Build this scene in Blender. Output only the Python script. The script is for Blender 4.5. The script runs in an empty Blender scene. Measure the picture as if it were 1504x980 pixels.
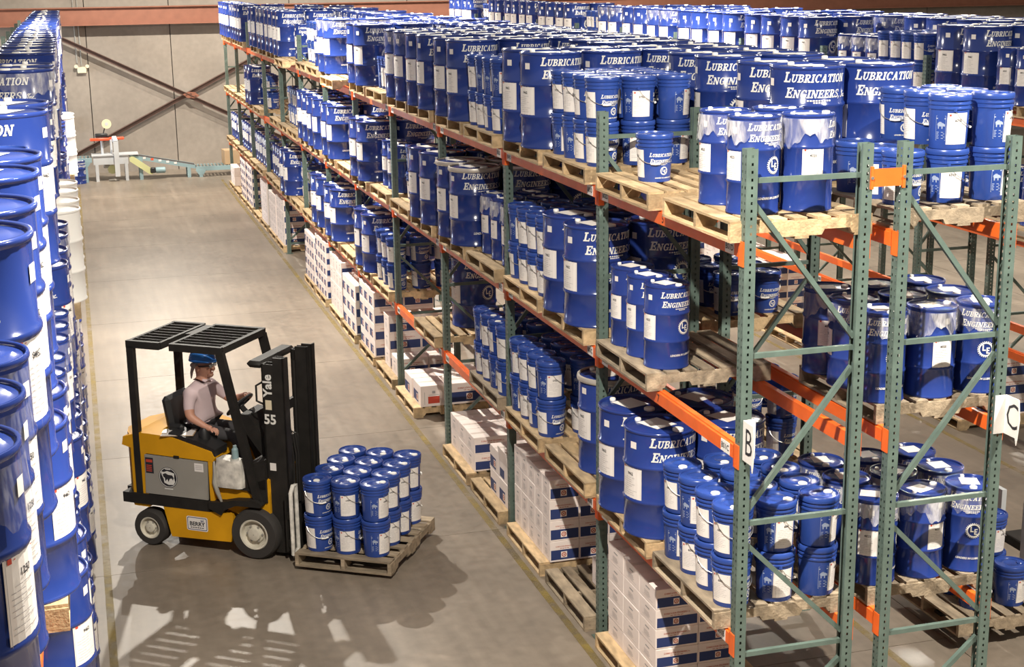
import bpy, bmesh, math, random
from mathutils import Vector, Matrix
import numpy as np
random.seed(7)
scn = bpy.context.scene
COL = scn.collection
PI = math.pi
# ------------------------------------------------------------------ camera
CAM = Vector((-4.1709, -8.7817, 5.8299))
YAW, PITCH, ROLL, FPX = 0.2827, 0.2402, -0.0132, 2180.2
_f = Vector((math.sin(YAW)*math.cos(PITCH), math.cos(YAW)*math.cos(PITCH), -math.sin(PITCH)))
_r = Vector((math.cos(YAW), -math.sin(YAW), 0)); _u = _r.cross(_f)
_R = _r*math.cos(ROLL)+_u*math.sin(ROLL); _U = -_r*math.sin(ROLL)+_u*math.cos(ROLL)
cd = bpy.data.cameras.new('camera'); cam = bpy.data.objects.new('camera', cd); COL.objects.link(cam)
cd.sensor_width = 36; cd.lens = FPX*36/1504; cd.clip_end = 300; cd.clip_start = .05
cam.matrix_world = Matrix(((_R.x, _U.x, -_f.x, CAM.x), (_R.y, _U.y, -_f.y, CAM.y), (_R.z, _U.z, -_f.z, CAM.z), (0, 0, 0, 1)))
scn.camera = cam
# ------------------------------------------------------------------ light
w = bpy.data.worlds.new('world'); scn.world = w; w.use_nodes = True
w.node_tree.nodes['Background'].inputs[0].default_value = (1.0, .93, .84, 1)
w.node_tree.nodes['Background'].inputs[1].default_value = .40
scn.view_settings.view_transform = 'Standard'; scn.view_settings.look = 'None'
scn.view_settings.exposure = -0.08; scn.view_settings.gamma = 1; scn.view_settings.use_curve_mapping = False
LAMP_Z = 8.2; DOOR_W = 1800
LAMPS = [(-2.3, -2.8, 1500), (-2.4, 15.0, 1900), (-2.3, 32.0, 1500), (4.3, -2.8, 1300), (4.3, 15.0, 1500), (4.3, 32.0, 1100), (11.0, 15.0, 1500), (11.0, 32.0, 1100)]
# ------------------------------------------------------------------ mesh helpers
class MB:
    def __init__(s): s.v = []; s.f = []; s.m = []
    def add(s, vs, fs, m=0):
        o = len(s.v); s.v += [tuple(v) for v in vs]
        for f in fs: s.f.append(tuple(i+o for i in f)); s.m.append(m)
        return s
    def box(s, x0, x1, y0, y1, z0, z1, m=0):
        v = [(x0,y0,z0),(x1,y0,z0),(x1,y1,z0),(x0,y1,z0),(x0,y0,z1),(x1,y0,z1),(x1,y1,z1),(x0,y1,z1)]
        return s.add(v, [(0,3,2,1),(4,5,6,7),(0,1,5,4),(1,2,6,5),(2,3,7,6),(3,0,4,7)], m)
    def bbox(s, x0, x1, y0, y1, z0, z1, b=.01, m=0):            # box with chamfered vertical + top edges
        def ring(i, z): return [(x0+i,y0+b,z),(x0+b,y0+i,z),(x1-b,y0+i,z),(x1-i,y0+b,z),(x1-i,y1-b,z),(x1-b,y1-i,z),(x0+b,y1-i,z),(x0+i,y1-b,z)]
        v = ring(b, z0)+ring(0, z0+b)+ring(0, z1-b)+ring(b, z1); f = []
        for k in range(3):
            for i in range(8): f.append((k*8+i, k*8+(i+1)%8, k*8+8+(i+1)%8, k*8+8+i))
        f.append(tuple(range(7,-1,-1))); f.append(tuple(range(24,32)))
        return s.add(v, f, m)
    def lathe(s, prof, n=32, m=0, c=(0,0), a0=0, caps=True):
        v = []
        for r, z in prof:
            for i in range(n):
                a = a0+2*PI*i/n; v.append((c[0]+r*math.cos(a), c[1]+r*math.sin(a), z))
        f = []
        for k in range(len(prof)-1):
            for i in range(n): j = (i+1)%n; f.append((k*n+i, k*n+j, k*n+n+j, k*n+n+i))
        if caps:
            f.append(tuple(range(n-1,-1,-1))); f.append(tuple((len(prof)-1)*n+i for i in range(n)))
        return s.add(v, f, m)
    def tube(s, pts, r, n=8, m=0, closed=False, caps=True):
        P = [Vector(p) for p in pts]; N = len(P); rs = r if isinstance(r, (list, tuple)) else [r]*N
        v = []; up = None
        for i in range(N):
            if closed: t = P[(i+1)%N]-P[i-1]
            else: t = P[min(i+1, N-1)]-P[max(i-1, 0)]
            t.normalize()
            if up is None: up = Vector((0,0,1)) if abs(t.z) < .9 else Vector((1,0,0))
            x = up.cross(t); x.normalize(); y = t.cross(x); up = y
            for k in range(n):
                a = 2*PI*k/n; v.append(P[i]+x*math.cos(a)*rs[i]+y*math.sin(a)*rs[i])
        f = []
        for i in range(N if closed else N-1):
            b = ((i+1)%N)*n
            for k in range(n): f.append((i*n+k, i*n+(k+1)%n, b+(k+1)%n, b+k))
        if not closed and caps: f.append(tuple(range(n-1,-1,-1))); f.append(tuple((N-1)*n+k for k in range(n)))
        return s.add(v, f, m)
    def bar(s, a, b, w, h, m=0, up=(0,0,1)):                    # rectangular bar from a to b
        a = Vector(a); b = Vector(b); t = (b-a).normalized(); u = Vector(up)
        if abs(t.dot(u)) > .98: u = Vector((1,0,0))
        x = t.cross(u).normalized(); y = x.cross(t)
        v = []
        for p in (a, b):
            for sx, sy in ((-1,-1),(1,-1),(1,1),(-1,1)): v.append(p+x*sx*w/2+y*sy*h/2)
        return s.add(v, [(3,2,1,0),(4,5,6,7),(0,1,5,4),(1,2,6,5),(2,3,7,6),(3,0,4,7)], m)
    def prism(s, poly, t0, t1, ax='y', m=0):                    # polygon in the plane normal to ax, extruded t0..t1
        def P(a, b, t): return (a,t,b) if ax == 'y' else ((t,a,b) if ax == 'x' else (a,b,t))
        n = len(poly); v = [P(a,b,t0) for a,b in poly]+[P(a,b,t1) for a,b in poly]
        f = [tuple(range(n)), tuple(range(2*n-1,n-1,-1))]+[(i,i+n,(i+1)%n+n,(i+1)%n) for i in range(n)]
        return s.add(v, f, m)
    def xf(s, M):
        s.v = [tuple(M @ Vector(v)) for v in s.v]; return s
    def join(s, o, M=None, m=None):
        k = len(s.v); s.v += [tuple(M @ Vector(v)) for v in o.v] if M else list(o.v)
        s.f += [tuple(i+k for i in f) for f in o.f]; s.m += [m]*len(o.f) if m is not None else list(o.m)
        return s
    def mesh(s, name, mats, ang=40, fix=True):
        me = bpy.data.meshes.new(name); me.from_pydata(s.v, [], s.f)
        for mt in (mats if isinstance(mats, (list, tuple)) else [mats]): me.materials.append(mt)
        me.polygons.foreach_set('material_index', s.m)
        me.polygons.foreach_set('use_smooth', [True]*len(s.f))
        if fix:
            bm = bmesh.new(); bm.from_mesh(me); bmesh.ops.recalc_face_normals(bm, faces=bm.faces); bm.to_mesh(me); bm.free()
        me.update(); me.set_sharp_from_angle(angle=math.radians(ang))
        return me
def O(name, data, parent=None, loc=None, rz=0, rot=None, scale=None):
    o = bpy.data.objects.new(name, data); COL.objects.link(o)
    if parent is not None: o.parent = parent
    if loc is not None: o.location = loc
    if rot: o.rotation_euler = rot
    elif rz: o.rotation_euler = (0, 0, rz)
    if scale: o.scale = scale
    return o
def tag(o, label, cat, group=None, kind=None):
    if label: o['label'] = label
    if cat: o['category'] = cat
    if group: o['group'] = group
    if kind: o['kind'] = kind
    return o
def structure(o): o['kind'] = 'structure'; return o
def merge(name, items):                                         # items: (mesh, matrix or None) -> one mesh with all materials
    V = []; F = []; MI = []; mats = []
    for me, M in items:
        k = len(V)
        for v in me.vertices: V.append(tuple(M @ v.co) if M else tuple(v.co))
        mp = []
        for mt in me.materials:
            if mt not in mats: mats.append(mt)
            mp.append(mats.index(mt))
        for p in me.polygons: F.append(tuple(i+k for i in p.vertices)); MI.append(mp[p.material_index])
    me = bpy.data.meshes.new(name); me.from_pydata(V, [], F)
    for mt in mats: me.materials.append(mt)
    me.polygons.foreach_set('material_index', MI); me.polygons.foreach_set('use_smooth', [True]*len(F))
    me.update(); me.set_sharp_from_angle(angle=math.radians(40)); return me
# ------------------------------------------------------------------ materials
def mat(name, col, rough=.5, metal=0, spec=.5, var=0., noise=None, bump=None, alpha=None, coat=0, emit=None, stretch=(1,1,1), rnd=0., trans=0):
    m = bpy.data.materials.new(name); m.use_nodes = True; nt = m.node_tree; N = nt.nodes; L = nt.links
    b = N['Principled BSDF']; b.inputs['Base Color'].default_value = (*col, 1)
    b.inputs['Roughness'].default_value = rough; b.inputs['Metallic'].default_value = metal
    b.inputs['Specular IOR Level'].default_value = spec; b.inputs['Coat Weight'].default_value = coat
    if trans: b.inputs['Transmission Weight'].default_value = trans
    if alpha is not None: b.inputs['Alpha'].default_value = alpha
    if emit: b.inputs['Emission Color'].default_value = (*col, 1); b.inputs['Emission Strength'].default_value = emit
    if noise or bump or rnd:
        tc = N.new('ShaderNodeTexCoord'); mp = N.new('ShaderNodeMapping'); mp.inputs['Scale'].default_value = stretch
        oi = N.new('ShaderNodeObjectInfo')
        L.new(tc.outputs['Object'], mp.inputs['Vector'])
        ad = N.new('ShaderNodeVectorMath'); ad.operation = 'ADD'
        sc = N.new('ShaderNodeMath'); sc.operation = 'MULTIPLY'; sc.inputs[1].default_value = 37.0; L.new(oi.outputs['Random'], sc.inputs[0])
        cb = N.new('ShaderNodeCombineXYZ'); L.new(sc.outputs[0], cb.inputs[0]); L.new(sc.outputs[0], cb.inputs[1])
        L.new(mp.outputs[0], ad.inputs[0]); L.new(cb.outputs[0], ad.inputs[1])
    last = None
    if noise:
        nz = N.new('ShaderNodeTexNoise'); nz.inputs['Scale'].default_value = noise; nz.inputs['Detail'].default_value = 5
        L.new(ad.outputs[0], nz.inputs['Vector'])
        cr = N.new('ShaderNodeMapRange'); cr.inputs['From Min'].default_value = .3; cr.inputs['From Max'].default_value = .7
        cr.inputs['To Min'].default_value = 1-var; cr.inputs['To Max'].default_value = 1+var; L.new(nz.outputs['Fac'], cr.inputs['Value']); last = cr.outputs[0]
    if rnd:
        rr = N.new('ShaderNodeMapRange'); rr.inputs['To Min'].default_value = 1-rnd; rr.inputs['To Max'].default_value = 1+rnd*.6; L.new(oi.outputs['Random'], rr.inputs['Value'])
        if last:
            mu = N.new('ShaderNodeMath'); mu.operation = 'MULTIPLY'; L.new(last, mu.inputs[0]); L.new(rr.outputs[0], mu.inputs[1]); last = mu.outputs[0]
        else: last = rr.outputs[0]
    if last:
        vm = N.new('ShaderNodeVectorMath'); vm.operation = 'SCALE'; vm.inputs[0].default_value = col; L.new(last, vm.inputs['Scale']); L.new(vm.outputs[0], b.inputs['Base Color'])
    if bump:
        bz = N.new('ShaderNodeTexNoise'); bz.inputs['Scale'].default_value = bump[0]; bz.inputs['Detail'].default_value = 4; L.new(ad.outputs[0], bz.inputs['Vector'])
        bp = N.new('ShaderNodeBump'); bp.inputs['Strength'].default_value = bump[1]; bp.inputs['Distance'].default_value = .01; L.new(bz.outputs['Fac'], bp.inputs['Height']); L.new(bp.outputs[0], b.inputs['Normal'])
    return m
M = {}
M['blue'] = mat('blue_enamel', (.018,.040,.20), .16, spec=.6, noise=2.2, var=.08, rnd=.12)
M['bluelid'] = mat('blue_enamel_lid', (.018,.040,.20), .2, spec=.55, noise=3, var=.1)
M['pail'] = mat('blue_plastic', (.025,.062,.275), .27, spec=.5, noise=2, var=.06, rnd=.1)
M['print'] = mat('white_print', (.74,.73,.69), .45)
M['paper'] = mat('white_label_paper', (.80,.76,.72), .55, noise=6, var=.03)
M['ink'] = mat('black_ink', (.02,.02,.025), .6)
M['greyink'] = mat('grey_ink', (.38,.36,.36), .6)
M['redink'] = mat('red_ink', (.55,.06,.03), .6)
M['panelink'] = mat('pale_blue_print', (.30,.36,.50), .5)
M['chrome'] = mat('zinc_steel', (.62,.60,.56), .28, metal=.85)
M['cap'] = mat('white_cap_plastic', (.85,.83,.78), .4)
M['film'] = mat('clear_plastic_film', (.86,.84,.84), .12, spec=.8, alpha=.2, bump=(16, 1.0))
M['ring'] = mat('galvanised_ring', (.66,.62,.56), .35, metal=.5)
M['whitedrum'] = mat('white_enamel', (.82,.80,.75), .3, noise=3, var=.04)
M['wood'] = mat('pallet_wood', (.49,.35,.195), .8, noise=5, var=.3, bump=(20, .5), stretch=(3,1,3), rnd=.35)
M['greywood'] = mat('weathered_pallet_wood', (.30,.235,.16), .85, noise=5, var=.35, bump=(20, .5), stretch=(3,1,3), rnd=.35)
M['steelgreen'] = mat('grey_green_rack_paint', (.098,.140,.120), .42, noise=9, var=.16)
M['orange'] = mat('orange_beam_paint', (.78,.135,.018), .42, noise=5, var=.1)
M['plate'] = mat('white_tag_plate', (.78,.76,.72), .5)
M['carton'] = mat('white_carton_board', (.88,.78,.73), .75, noise=3, var=.04)
M['cartonblue'] = mat('navy_carton_print', (.025,.045,.16), .6)
M['cartonred'] = mat('russet_carton_print', (.50,.10,.04), .6)
M['tape'] = mat('parcel_tape', (.74,.66,.60), .3)
M['kraft'] = mat('brown_carton_board', (.42,.29,.17), .8)
M['yellow'] = mat('yellow_paint', (.66,.32,.008), .58, spec=.25, noise=4, var=.07)
M['black'] = mat('black_steel_paint', (.018,.016,.014), .62, spec=.3, noise=8, var=.25)
M['vinyl'] = mat('black_vinyl', (.014,.014,.015), .5)
M['rubber'] = mat('tyre_rubber', (.035,.031,.028), .8, bump=(30,.3))
M['rim'] = mat('cream_wheel_paint', (.62,.58,.48), .5, noise=9, var=.18)
M['grey'] = mat('grey_panel_paint', (.30,.285,.25), .5, noise=3, var=.05)
M['dirtywhite'] = mat('scuffed_white_plastic', (.62,.59,.53), .55, noise=12, var=.35)
M['brown'] = mat('red_oxide_steel', (.25,.098,.058), .6, noise=4, var=.1)
M['darkbrown'] = mat('dark_oxide_steel', (.115,.065,.05), .6, noise=4, var=.15)
M['conveyor'] = mat('blue_grey_machine_paint', (.25,.36,.38), .5)
M['lightgrey'] = mat('pale_grey_machine_paint', (.50,.52,.53), .45)
M['redarm'] = mat('red_orange_paint', (.75,.09,.03), .45)
M['guard'] = mat('pale_yellow_guard', (.55,.56,.28), .5)
M['belt'] = mat('dark_belt_rubber', (.05,.045,.045), .7)
M['skin'] = mat('skin', (.55,.28,.19), .5)
M['shirt'] = mat('pale_pink_cotton', (.60,.47,.48), .85, bump=(9,.5))
M['trousers'] = mat('dark_grey_twill', (.055,.052,.055), .85, bump=(9,.5))
M['helmet'] = mat('blue_hard_hat_plastic', (.03,.16,.50), .25)
M['hair'] = mat('grey_hair', (.33,.29,.26), .8)
M['lens'] = mat('safety_lens', (.30,.27,.25), .1, alpha=.6)
M['lampglass'] = mat('lamp_glow', (1,.95,.85), .5, emit=6)
M['cream'] = mat('cream_plastic', (.72,.63,.45), .5)
M['clear'] = mat('tape_roll', (.72,.66,.42), .35)

def film_mat():
    m = bpy.data.materials.new('clear_plastic_film'); m.use_nodes = True; nt = m.node_tree; N = nt.nodes; L = nt.links; b = N['Principled BSDF']
    b.inputs['Base Color'].default_value = (.85,.83,.82,1); b.inputs['Roughness'].default_value = .14; b.inputs['Specular IOR Level'].default_value = .9
    tc = N.new('ShaderNodeTexCoord'); mp = N.new('ShaderNodeMapping'); mp.inputs['Scale'].default_value = (1,1,.35); mp.inputs['Rotation'].default_value = (.3,.25,0); L.new(tc.outputs['Object'], mp.inputs[0])
    n = N.new('ShaderNodeTexNoise'); n.inputs['Scale'].default_value = 11; n.inputs['Detail'].default_value = 3; n.inputs['Distortion'].default_value = .6; L.new(mp.outputs[0], n.inputs['Vector'])
    w_ = N.new('ShaderNodeTexNoise'); w_.inputs['Scale'].default_value = 24; w_.inputs['Detail'].default_value = 2; L.new(mp.outputs[0], w_.inputs['Vector'])
    r = N.new('ShaderNodeMapRange'); r.inputs['From Min'].default_value = .45; r.inputs['From Max'].default_value = .68; r.inputs['To Min'].default_value = .10; r.inputs['To Max'].default_value = .55; L.new(n.outputs['Fac'], r.inputs[0]); L.new(r.outputs[0], b.inputs['Alpha'])
    bp = N.new('ShaderNodeBump'); bp.inputs['Strength'].default_value = 1.0; bp.inputs['Distance'].default_value = .03; L.new(w_.outputs['Fac'], bp.inputs['Height']); L.new(bp.outputs[0], b.inputs['Normal'])
    return m
M['film'] = film_mat()
def concrete(name, col, s1, v1, s2, v2, rough, streak=None):
    m = bpy.data.materials.new(name); m.use_nodes = True; nt = m.node_tree; N = nt.nodes; L = nt.links; b = N['Principled BSDF']
    g = N.new('ShaderNodeNewGeometry'); acc = None
    def layer(scale, var, mp=None, det=8, lo=.32, hi=.68):
        nonlocal acc
        n = N.new('ShaderNodeTexNoise'); n.inputs['Scale'].default_value = scale; n.inputs['Detail'].default_value = det
        if mp:
            q = N.new('ShaderNodeMapping'); q.inputs['Scale'].default_value = mp; L.new(g.outputs['Position'], q.inputs[0]); L.new(q.outputs[0], n.inputs['Vector'])
        else: L.new(g.outputs['Position'], n.inputs['Vector'])
        r = N.new('ShaderNodeMapRange'); r.inputs['From Min'].default_value = lo; r.inputs['From Max'].default_value = hi
        r.inputs['To Min'].default_value = 1-var; r.inputs['To Max'].default_value = 1+var; L.new(n.outputs['Fac'], r.inputs[0])
        if acc is None: acc = r.outputs[0]
        else:
            mu = N.new('ShaderNodeMath'); mu.operation = 'MULTIPLY'; L.new(acc, mu.inputs[0]); L.new(r.outputs[0], mu.inputs[1]); acc = mu.outputs[0]
        return n
    layer(s1, v1); n2 = layer(s2, v2)
    if streak: layer(streak[0], streak[1], streak[2])
    vm = N.new('ShaderNodeVectorMath'); vm.operation = 'SCALE'; vm.inputs[0].default_value = col; L.new(acc, vm.inputs['Scale']); L.new(vm.outputs[0], b.inputs['Base Color'])
    rr = N.new('ShaderNodeMapRange'); rr.inputs['To Min'].default_value = rough-.12; rr.inputs['To Max'].default_value = rough+.12; L.new(n2.outputs['Fac'], rr.inputs[0]); L.new(rr.outputs[0], b.inputs['Roughness'])
    bp = N.new('ShaderNodeBump'); bp.inputs['Strength'].default_value = .12; bp.inputs['Distance'].default_value = .01; L.new(n2.outputs['Fac'], bp.inputs['Height']); L.new(bp.outputs[0], b.inputs['Normal'])
    return m
M['floor'] = concrete('polished_concrete', (.205,.168,.130), .7, .16, 9, .10, .42, (1.2, .10, (6, .5, 1)))
M['wall'] = concrete('wall_concrete', (.27,.232,.192), .6, .12, 7, .07, .75)
M['joint'] = mat('joint_filler', (.05,.042,.036), .9)
def worn_paint():
    m = bpy.data.materials.new('worn_yellow_line_paint'); m.use_nodes = True; nt = m.node_tree; N = nt.nodes; L = nt.links; b = N['Principled BSDF']
    b.inputs['Base Color'].default_value = (.46,.33,.07,1); b.inputs['Roughness'].default_value = .6
    g = N.new('ShaderNodeNewGeometry'); n = N.new('ShaderNodeTexNoise'); n.inputs['Scale'].default_value = 3.5; n.inputs['Detail'].default_value = 9; n.inputs['Roughness'].default_value = .75
    L.new(g.outputs['Position'], n.inputs['Vector'])
    r = N.new('ShaderNodeMapRange'); r.inputs['From Min'].default_value = .38; r.inputs['From Max'].default_value = .66; r.inputs['To Min'].default_value = .05; r.inputs['To Max'].default_value = .5; L.new(n.outputs['Fac'], r.inputs[0]); L.new(r.outputs[0], b.inputs['Alpha'])
    return m
M['line'] = worn_paint()
# ------------------------------------------------------------------ lettering
def rect(x0, x1, y0, y1): return [(x0,y0),(x1,y0),(x1,y1),(x0,y1)]
def arc(cx, cy, rx, ry, w, a0, a1, n=8, hw=None):               # quads of an elliptical ring segment
    hw = hw or w*.62; out = []
    for i in range(n):
        q = []
        for a, s in ((a0+(a1-a0)*i/n, 0), (a0+(a1-a0)*(i+1)/n, 0), (a0+(a1-a0)*(i+1)/n, 1), (a0+(a1-a0)*i/n, 1)):
            a = math.radians(a); q.append((cx+(rx-s*w)*math.cos(a), cy+(ry-s*hw)*math.sin(a)))
        out.append(q)
    return out
def stroke(p, q, w): return [(p[0]-w/2,p[1]),(p[0]+w/2,p[1]),(q[0]+w/2,q[1]),(q[0]-w/2,q[1])]
T_, W_ = .15, .22
SLAB = {
 'L': (.76, [rect(.1,.32,0,1), rect(0,.44,1-T_,1), rect(0,.74,0,T_), rect(.62,.74,0,.36)]),
 'U': (.86, [rect(.1,.3,.3,1), rect(.6,.74,.3,1), rect(0,.4,1-T_,1), rect(.5,.84,1-T_,1)]+arc(.42,.32,.32,.32,.2,180,360)),
 'B': (.80, [rect(.1,.32,0,1), rect(0,.45,1-T_,1), rect(0,.45,0,T_), rect(.2,.45,.46,.58)]+arc(.42,.74,.30,.26,.2,-90,90)+arc(.42,.28,.35,.28,.2,-90,90)),
 'R': (.86, [rect(.1,.32,0,1), rect(0,.45,1-T_,1), rect(0,.42,0,T_), rect(.2,.45,.42,.54), stroke((.66,0),(.42,.46),.22), rect(.52,.84,0,T_)]+arc(.42,.71,.32,.29,.2,-90,90)),
 'I': (.44, [rect(.1,.32,0,1), rect(0,.42,1-T_,1), rect(0,.42,0,T_)]),
 'C': (.80, arc(.42,.5,.40,.52,.22,50,310,10)+[rect(.62,.74,.66,.98)]),
 'A': (.86, [stroke((.14,0),(.42,1),.13), stroke((.66,0),(.42,1),.23), rect(.25,.58,.28,.40), rect(0,.30,0,T_), rect(.5,.84,0,T_)]),
 'T': (.80, [rect(.28,.5,0,1), rect(.02,.76,1-T_,1), rect(.02,.13,.68,1), rect(.65,.76,.68,1), rect(.18,.6,0,T_)]),
 'O': (.86, arc(.42,.5,.42,.52,.22,0,360,14)),
 'N': (.92, [rect(.1,.24,0,1), rect(.66,.80,0,1), stroke((.72,0),(.16,1),.24), rect(0,.30,1-T_,1), rect(0,.34,0,T_), rect(.56,.9,1-T_,1)]),
 'E': (.78, [rect(.1,.32,0,1), rect(0,.72,1-T_,1), rect(0,.74,0,T_), rect(.2,.56,.44,.56), rect(.60,.72,.68,1), rect(.62,.74,0,.34), rect(.48,.57,.34,.66)]),
 'G': (.86, arc(.42,.5,.40,.52,.22,50,330,11)+[rect(.62,.74,.66,.98), rect(.46,.84,.36,.48), rect(.60,.78,.04,.46)]),
 'S': (.72, arc(.36,.74,.30,.27,.17,40,270,8)+arc(.36,.27,.32,.28,.18,-140,90,8)+[rect(.56,.66,.66,.98), rect(.04,.14,.02,.36)]),
 ',': (.26, [rect(.04,.2,0,.18), stroke((.04,-.16),(.14,.02),.1)]),
 ' ': (.4, [])}
def slab(txt, h, big=1.0, x=0, y=0, gap=.04):
    out = []
    for i, ch in enumerate(txt):
        wd, polys = SLAB[ch]; s = h*(big if i == 0 else 1)
        for p in polys: out.append([(x+a*s*.95, y+b*s) for a, b in p])
        x += (wd+gap)*s*.95
    return out, x
def polyline(pts, w):
    out = []
    for (a, b), (c, d) in zip(pts, pts[1:]):
        L = math.hypot(c-a, d-b) or 1; nx, ny = -(d-b)/L*w/2, (c-a)/L*w/2
        out.append([(a-nx,b-ny),(c-nx,d-ny),(c+nx,d+ny),(a+nx,b+ny)])
    return out
def script_inc(h, x, y):
    I = [(-.05,.15),(.1,.0),(.3,.12),(.42,.6),(.5,1.0),(.3,1.02),(.15,.82),(.35,.7),(.8,1.05)]
    n = [(.62,.55),(.66,0),(.74,.4),(.9,.55),(.98,.45),(.95,.05),(1.08,.12)]
    c = [(1.5,.45),(1.38,.55),(1.2,.35),(1.22,.06),(1.4,0),(1.56,.18)]
    out = []
    for pl in (I, n, c): out += polyline([(x+a*h, y+b*h) for a, b in pl], .13*h)
    return out+[[(x+a*h, y+b*h) for a, b in rect(1.66,1.82,0,.15)]]
def shear(polys, k, y0=0): return [[(a+(b-y0)*k, b) for a, b in p] for p in polys]
def company(h=.062):                                            # two line slab italic name, centred on (0,0)
    a, xa = slab('LUBRICATION', h, 1.28, 0, .018)
    b, xb = slab('ENGINEERS,', h, 1.28, .045, -h*1.62)
    c = script_inc(h*.72, xb+.018, -h*1.62)
    polys = shear(a+b+c, .24); xs = [p[0] for q in polys for p in q]; mid = (min(xs)+max(xs))/2
    polys = [[(x-mid, y) for x, y in p] for p in polys]
    for k, (x0, x1, yy) in enumerate(((-.10,.10,-h*2.05), (-.05,.05,-h*2.32))):
        n = 9 if k == 0 else 5
        for i in range(n):
            q0 = x0+(x1-x0)*i/n; polys.append(rect(q0, q0+(x1-x0)/n*.72, yy, yy+.011))
    return polys
def gear(R):                                                    # gear ring with L E
    out = []; n = 26
    for i in range(n):
        a0 = 360*i/n; out += arc(0,0,R*.86,R*.86,R*.16,a0,a0+360/n,1,hw=R*.16)
        out += arc(0,0,R,R,R*.17,a0+2,a0+8.2,1,hw=R*.17)
    s = R*.78
    out += [[(a*s-R*.42, b*s-R*.18) for a, b in p] for p in (rect(0,.2,0,.95), rect(0,.52,0,.2))]
    out += [[(a*s+R*.06, b*s-R*.52) for a, b in p] for p in (rect(0,.2,0,.95), rect(0,.52,0,.18), rect(0,.52,.77,.95), rect(0,.46,.39,.56))]
    return out
_tc = {}
def text_polys(body, size, bold=.0, shr=0., align='CENTER'):    # built-in font -> flat polygons
    key = (body, size, bold, shr, align)
    if key in _tc: return _tc[key]
    cu = bpy.data.curves.new('lettering', 'FONT'); cu.body = body; cu.size = size; cu.align_x = align; cu.align_y = 'CENTER'
    cu.offset = bold*size; cu.shear = shr; cu.resolution_u = 2; cu.fill_mode = 'FRONT'
    o = bpy.data.objects.new('lettering', cu); COL.objects.link(o)
    bpy.context.view_layer.update(); dg = bpy.context.evaluated_depsgraph_get(); me = o.evaluated_get(dg).to_mesh()
    P = [[(me.vertices[i].co.x, me.vertices[i].co.y) for i in p.vertices] for p in me.polygons]
    o.evaluated_get(dg).to_mesh_clear(); bpy.data.objects.remove(o); bpy.data.curves.remove(cu)
    _tc[key] = P; return P
def off(polys, dx, dy, s=1): return [[(x*s+dx, y*s+dy) for x, y in p] for p in polys]
def onto_cyl(mb, polys, r, ang, z, m=0, taper=0.):              # wrap flat polygons on a cylinder (r at height 0, r+taper*z)
    for p in polys:
        vs = []
        for u, v in p:
            rr = r+taper*(z+v); a = ang+u/rr; vs.append((rr*math.cos(a), rr*math.sin(a), z+v))
        mb.add(vs, [tuple(range(len(vs)))], m)
    return mb
def onto_plane(mb, polys, o, ux, uy, m=0):
    o = Vector(o); ux = Vector(ux); uy = Vector(uy)
    for p in polys: mb.add([o+ux*a+uy*b for a, b in p], [tuple(range(len(p)))], m)
    return mb
def label_sheet(w, h, n=6):
    return [rect(-w/2+w*i/n, -w/2+w*(i+1)/n, -h/2, h/2) for i in range(n)]
def label_print(w, h, num):                                     # (black polys, grey polys, red polys)
    bl = off(text_polys(num, h*.115, .02), 0, h*.26)
    gr = []; rd = [rect(-w*.42,-w*.33,h*.40,h*.46)]+polyline([(-w*.28,h*.43),(w*.38,h*.43)], h*.012)
    rnd = random.Random(hash(num) % 999)
    for i in range(9):
        y = h*.14-i*h*.062; L = w*(.25+.55*rnd.random())
        x0 = -w*.4 if i % 3 else -L/2
        gr += [rect(x0+L*k/3, x0+L*(k+.88)/3, y, y+h*.009) for k in range(3)]
    for s in (-1, 1): gr += [rect(s*w*.47-.0008, s*w*.47+.0008, -h*.47, h*.47)]
    return bl, gr, rd
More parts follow.
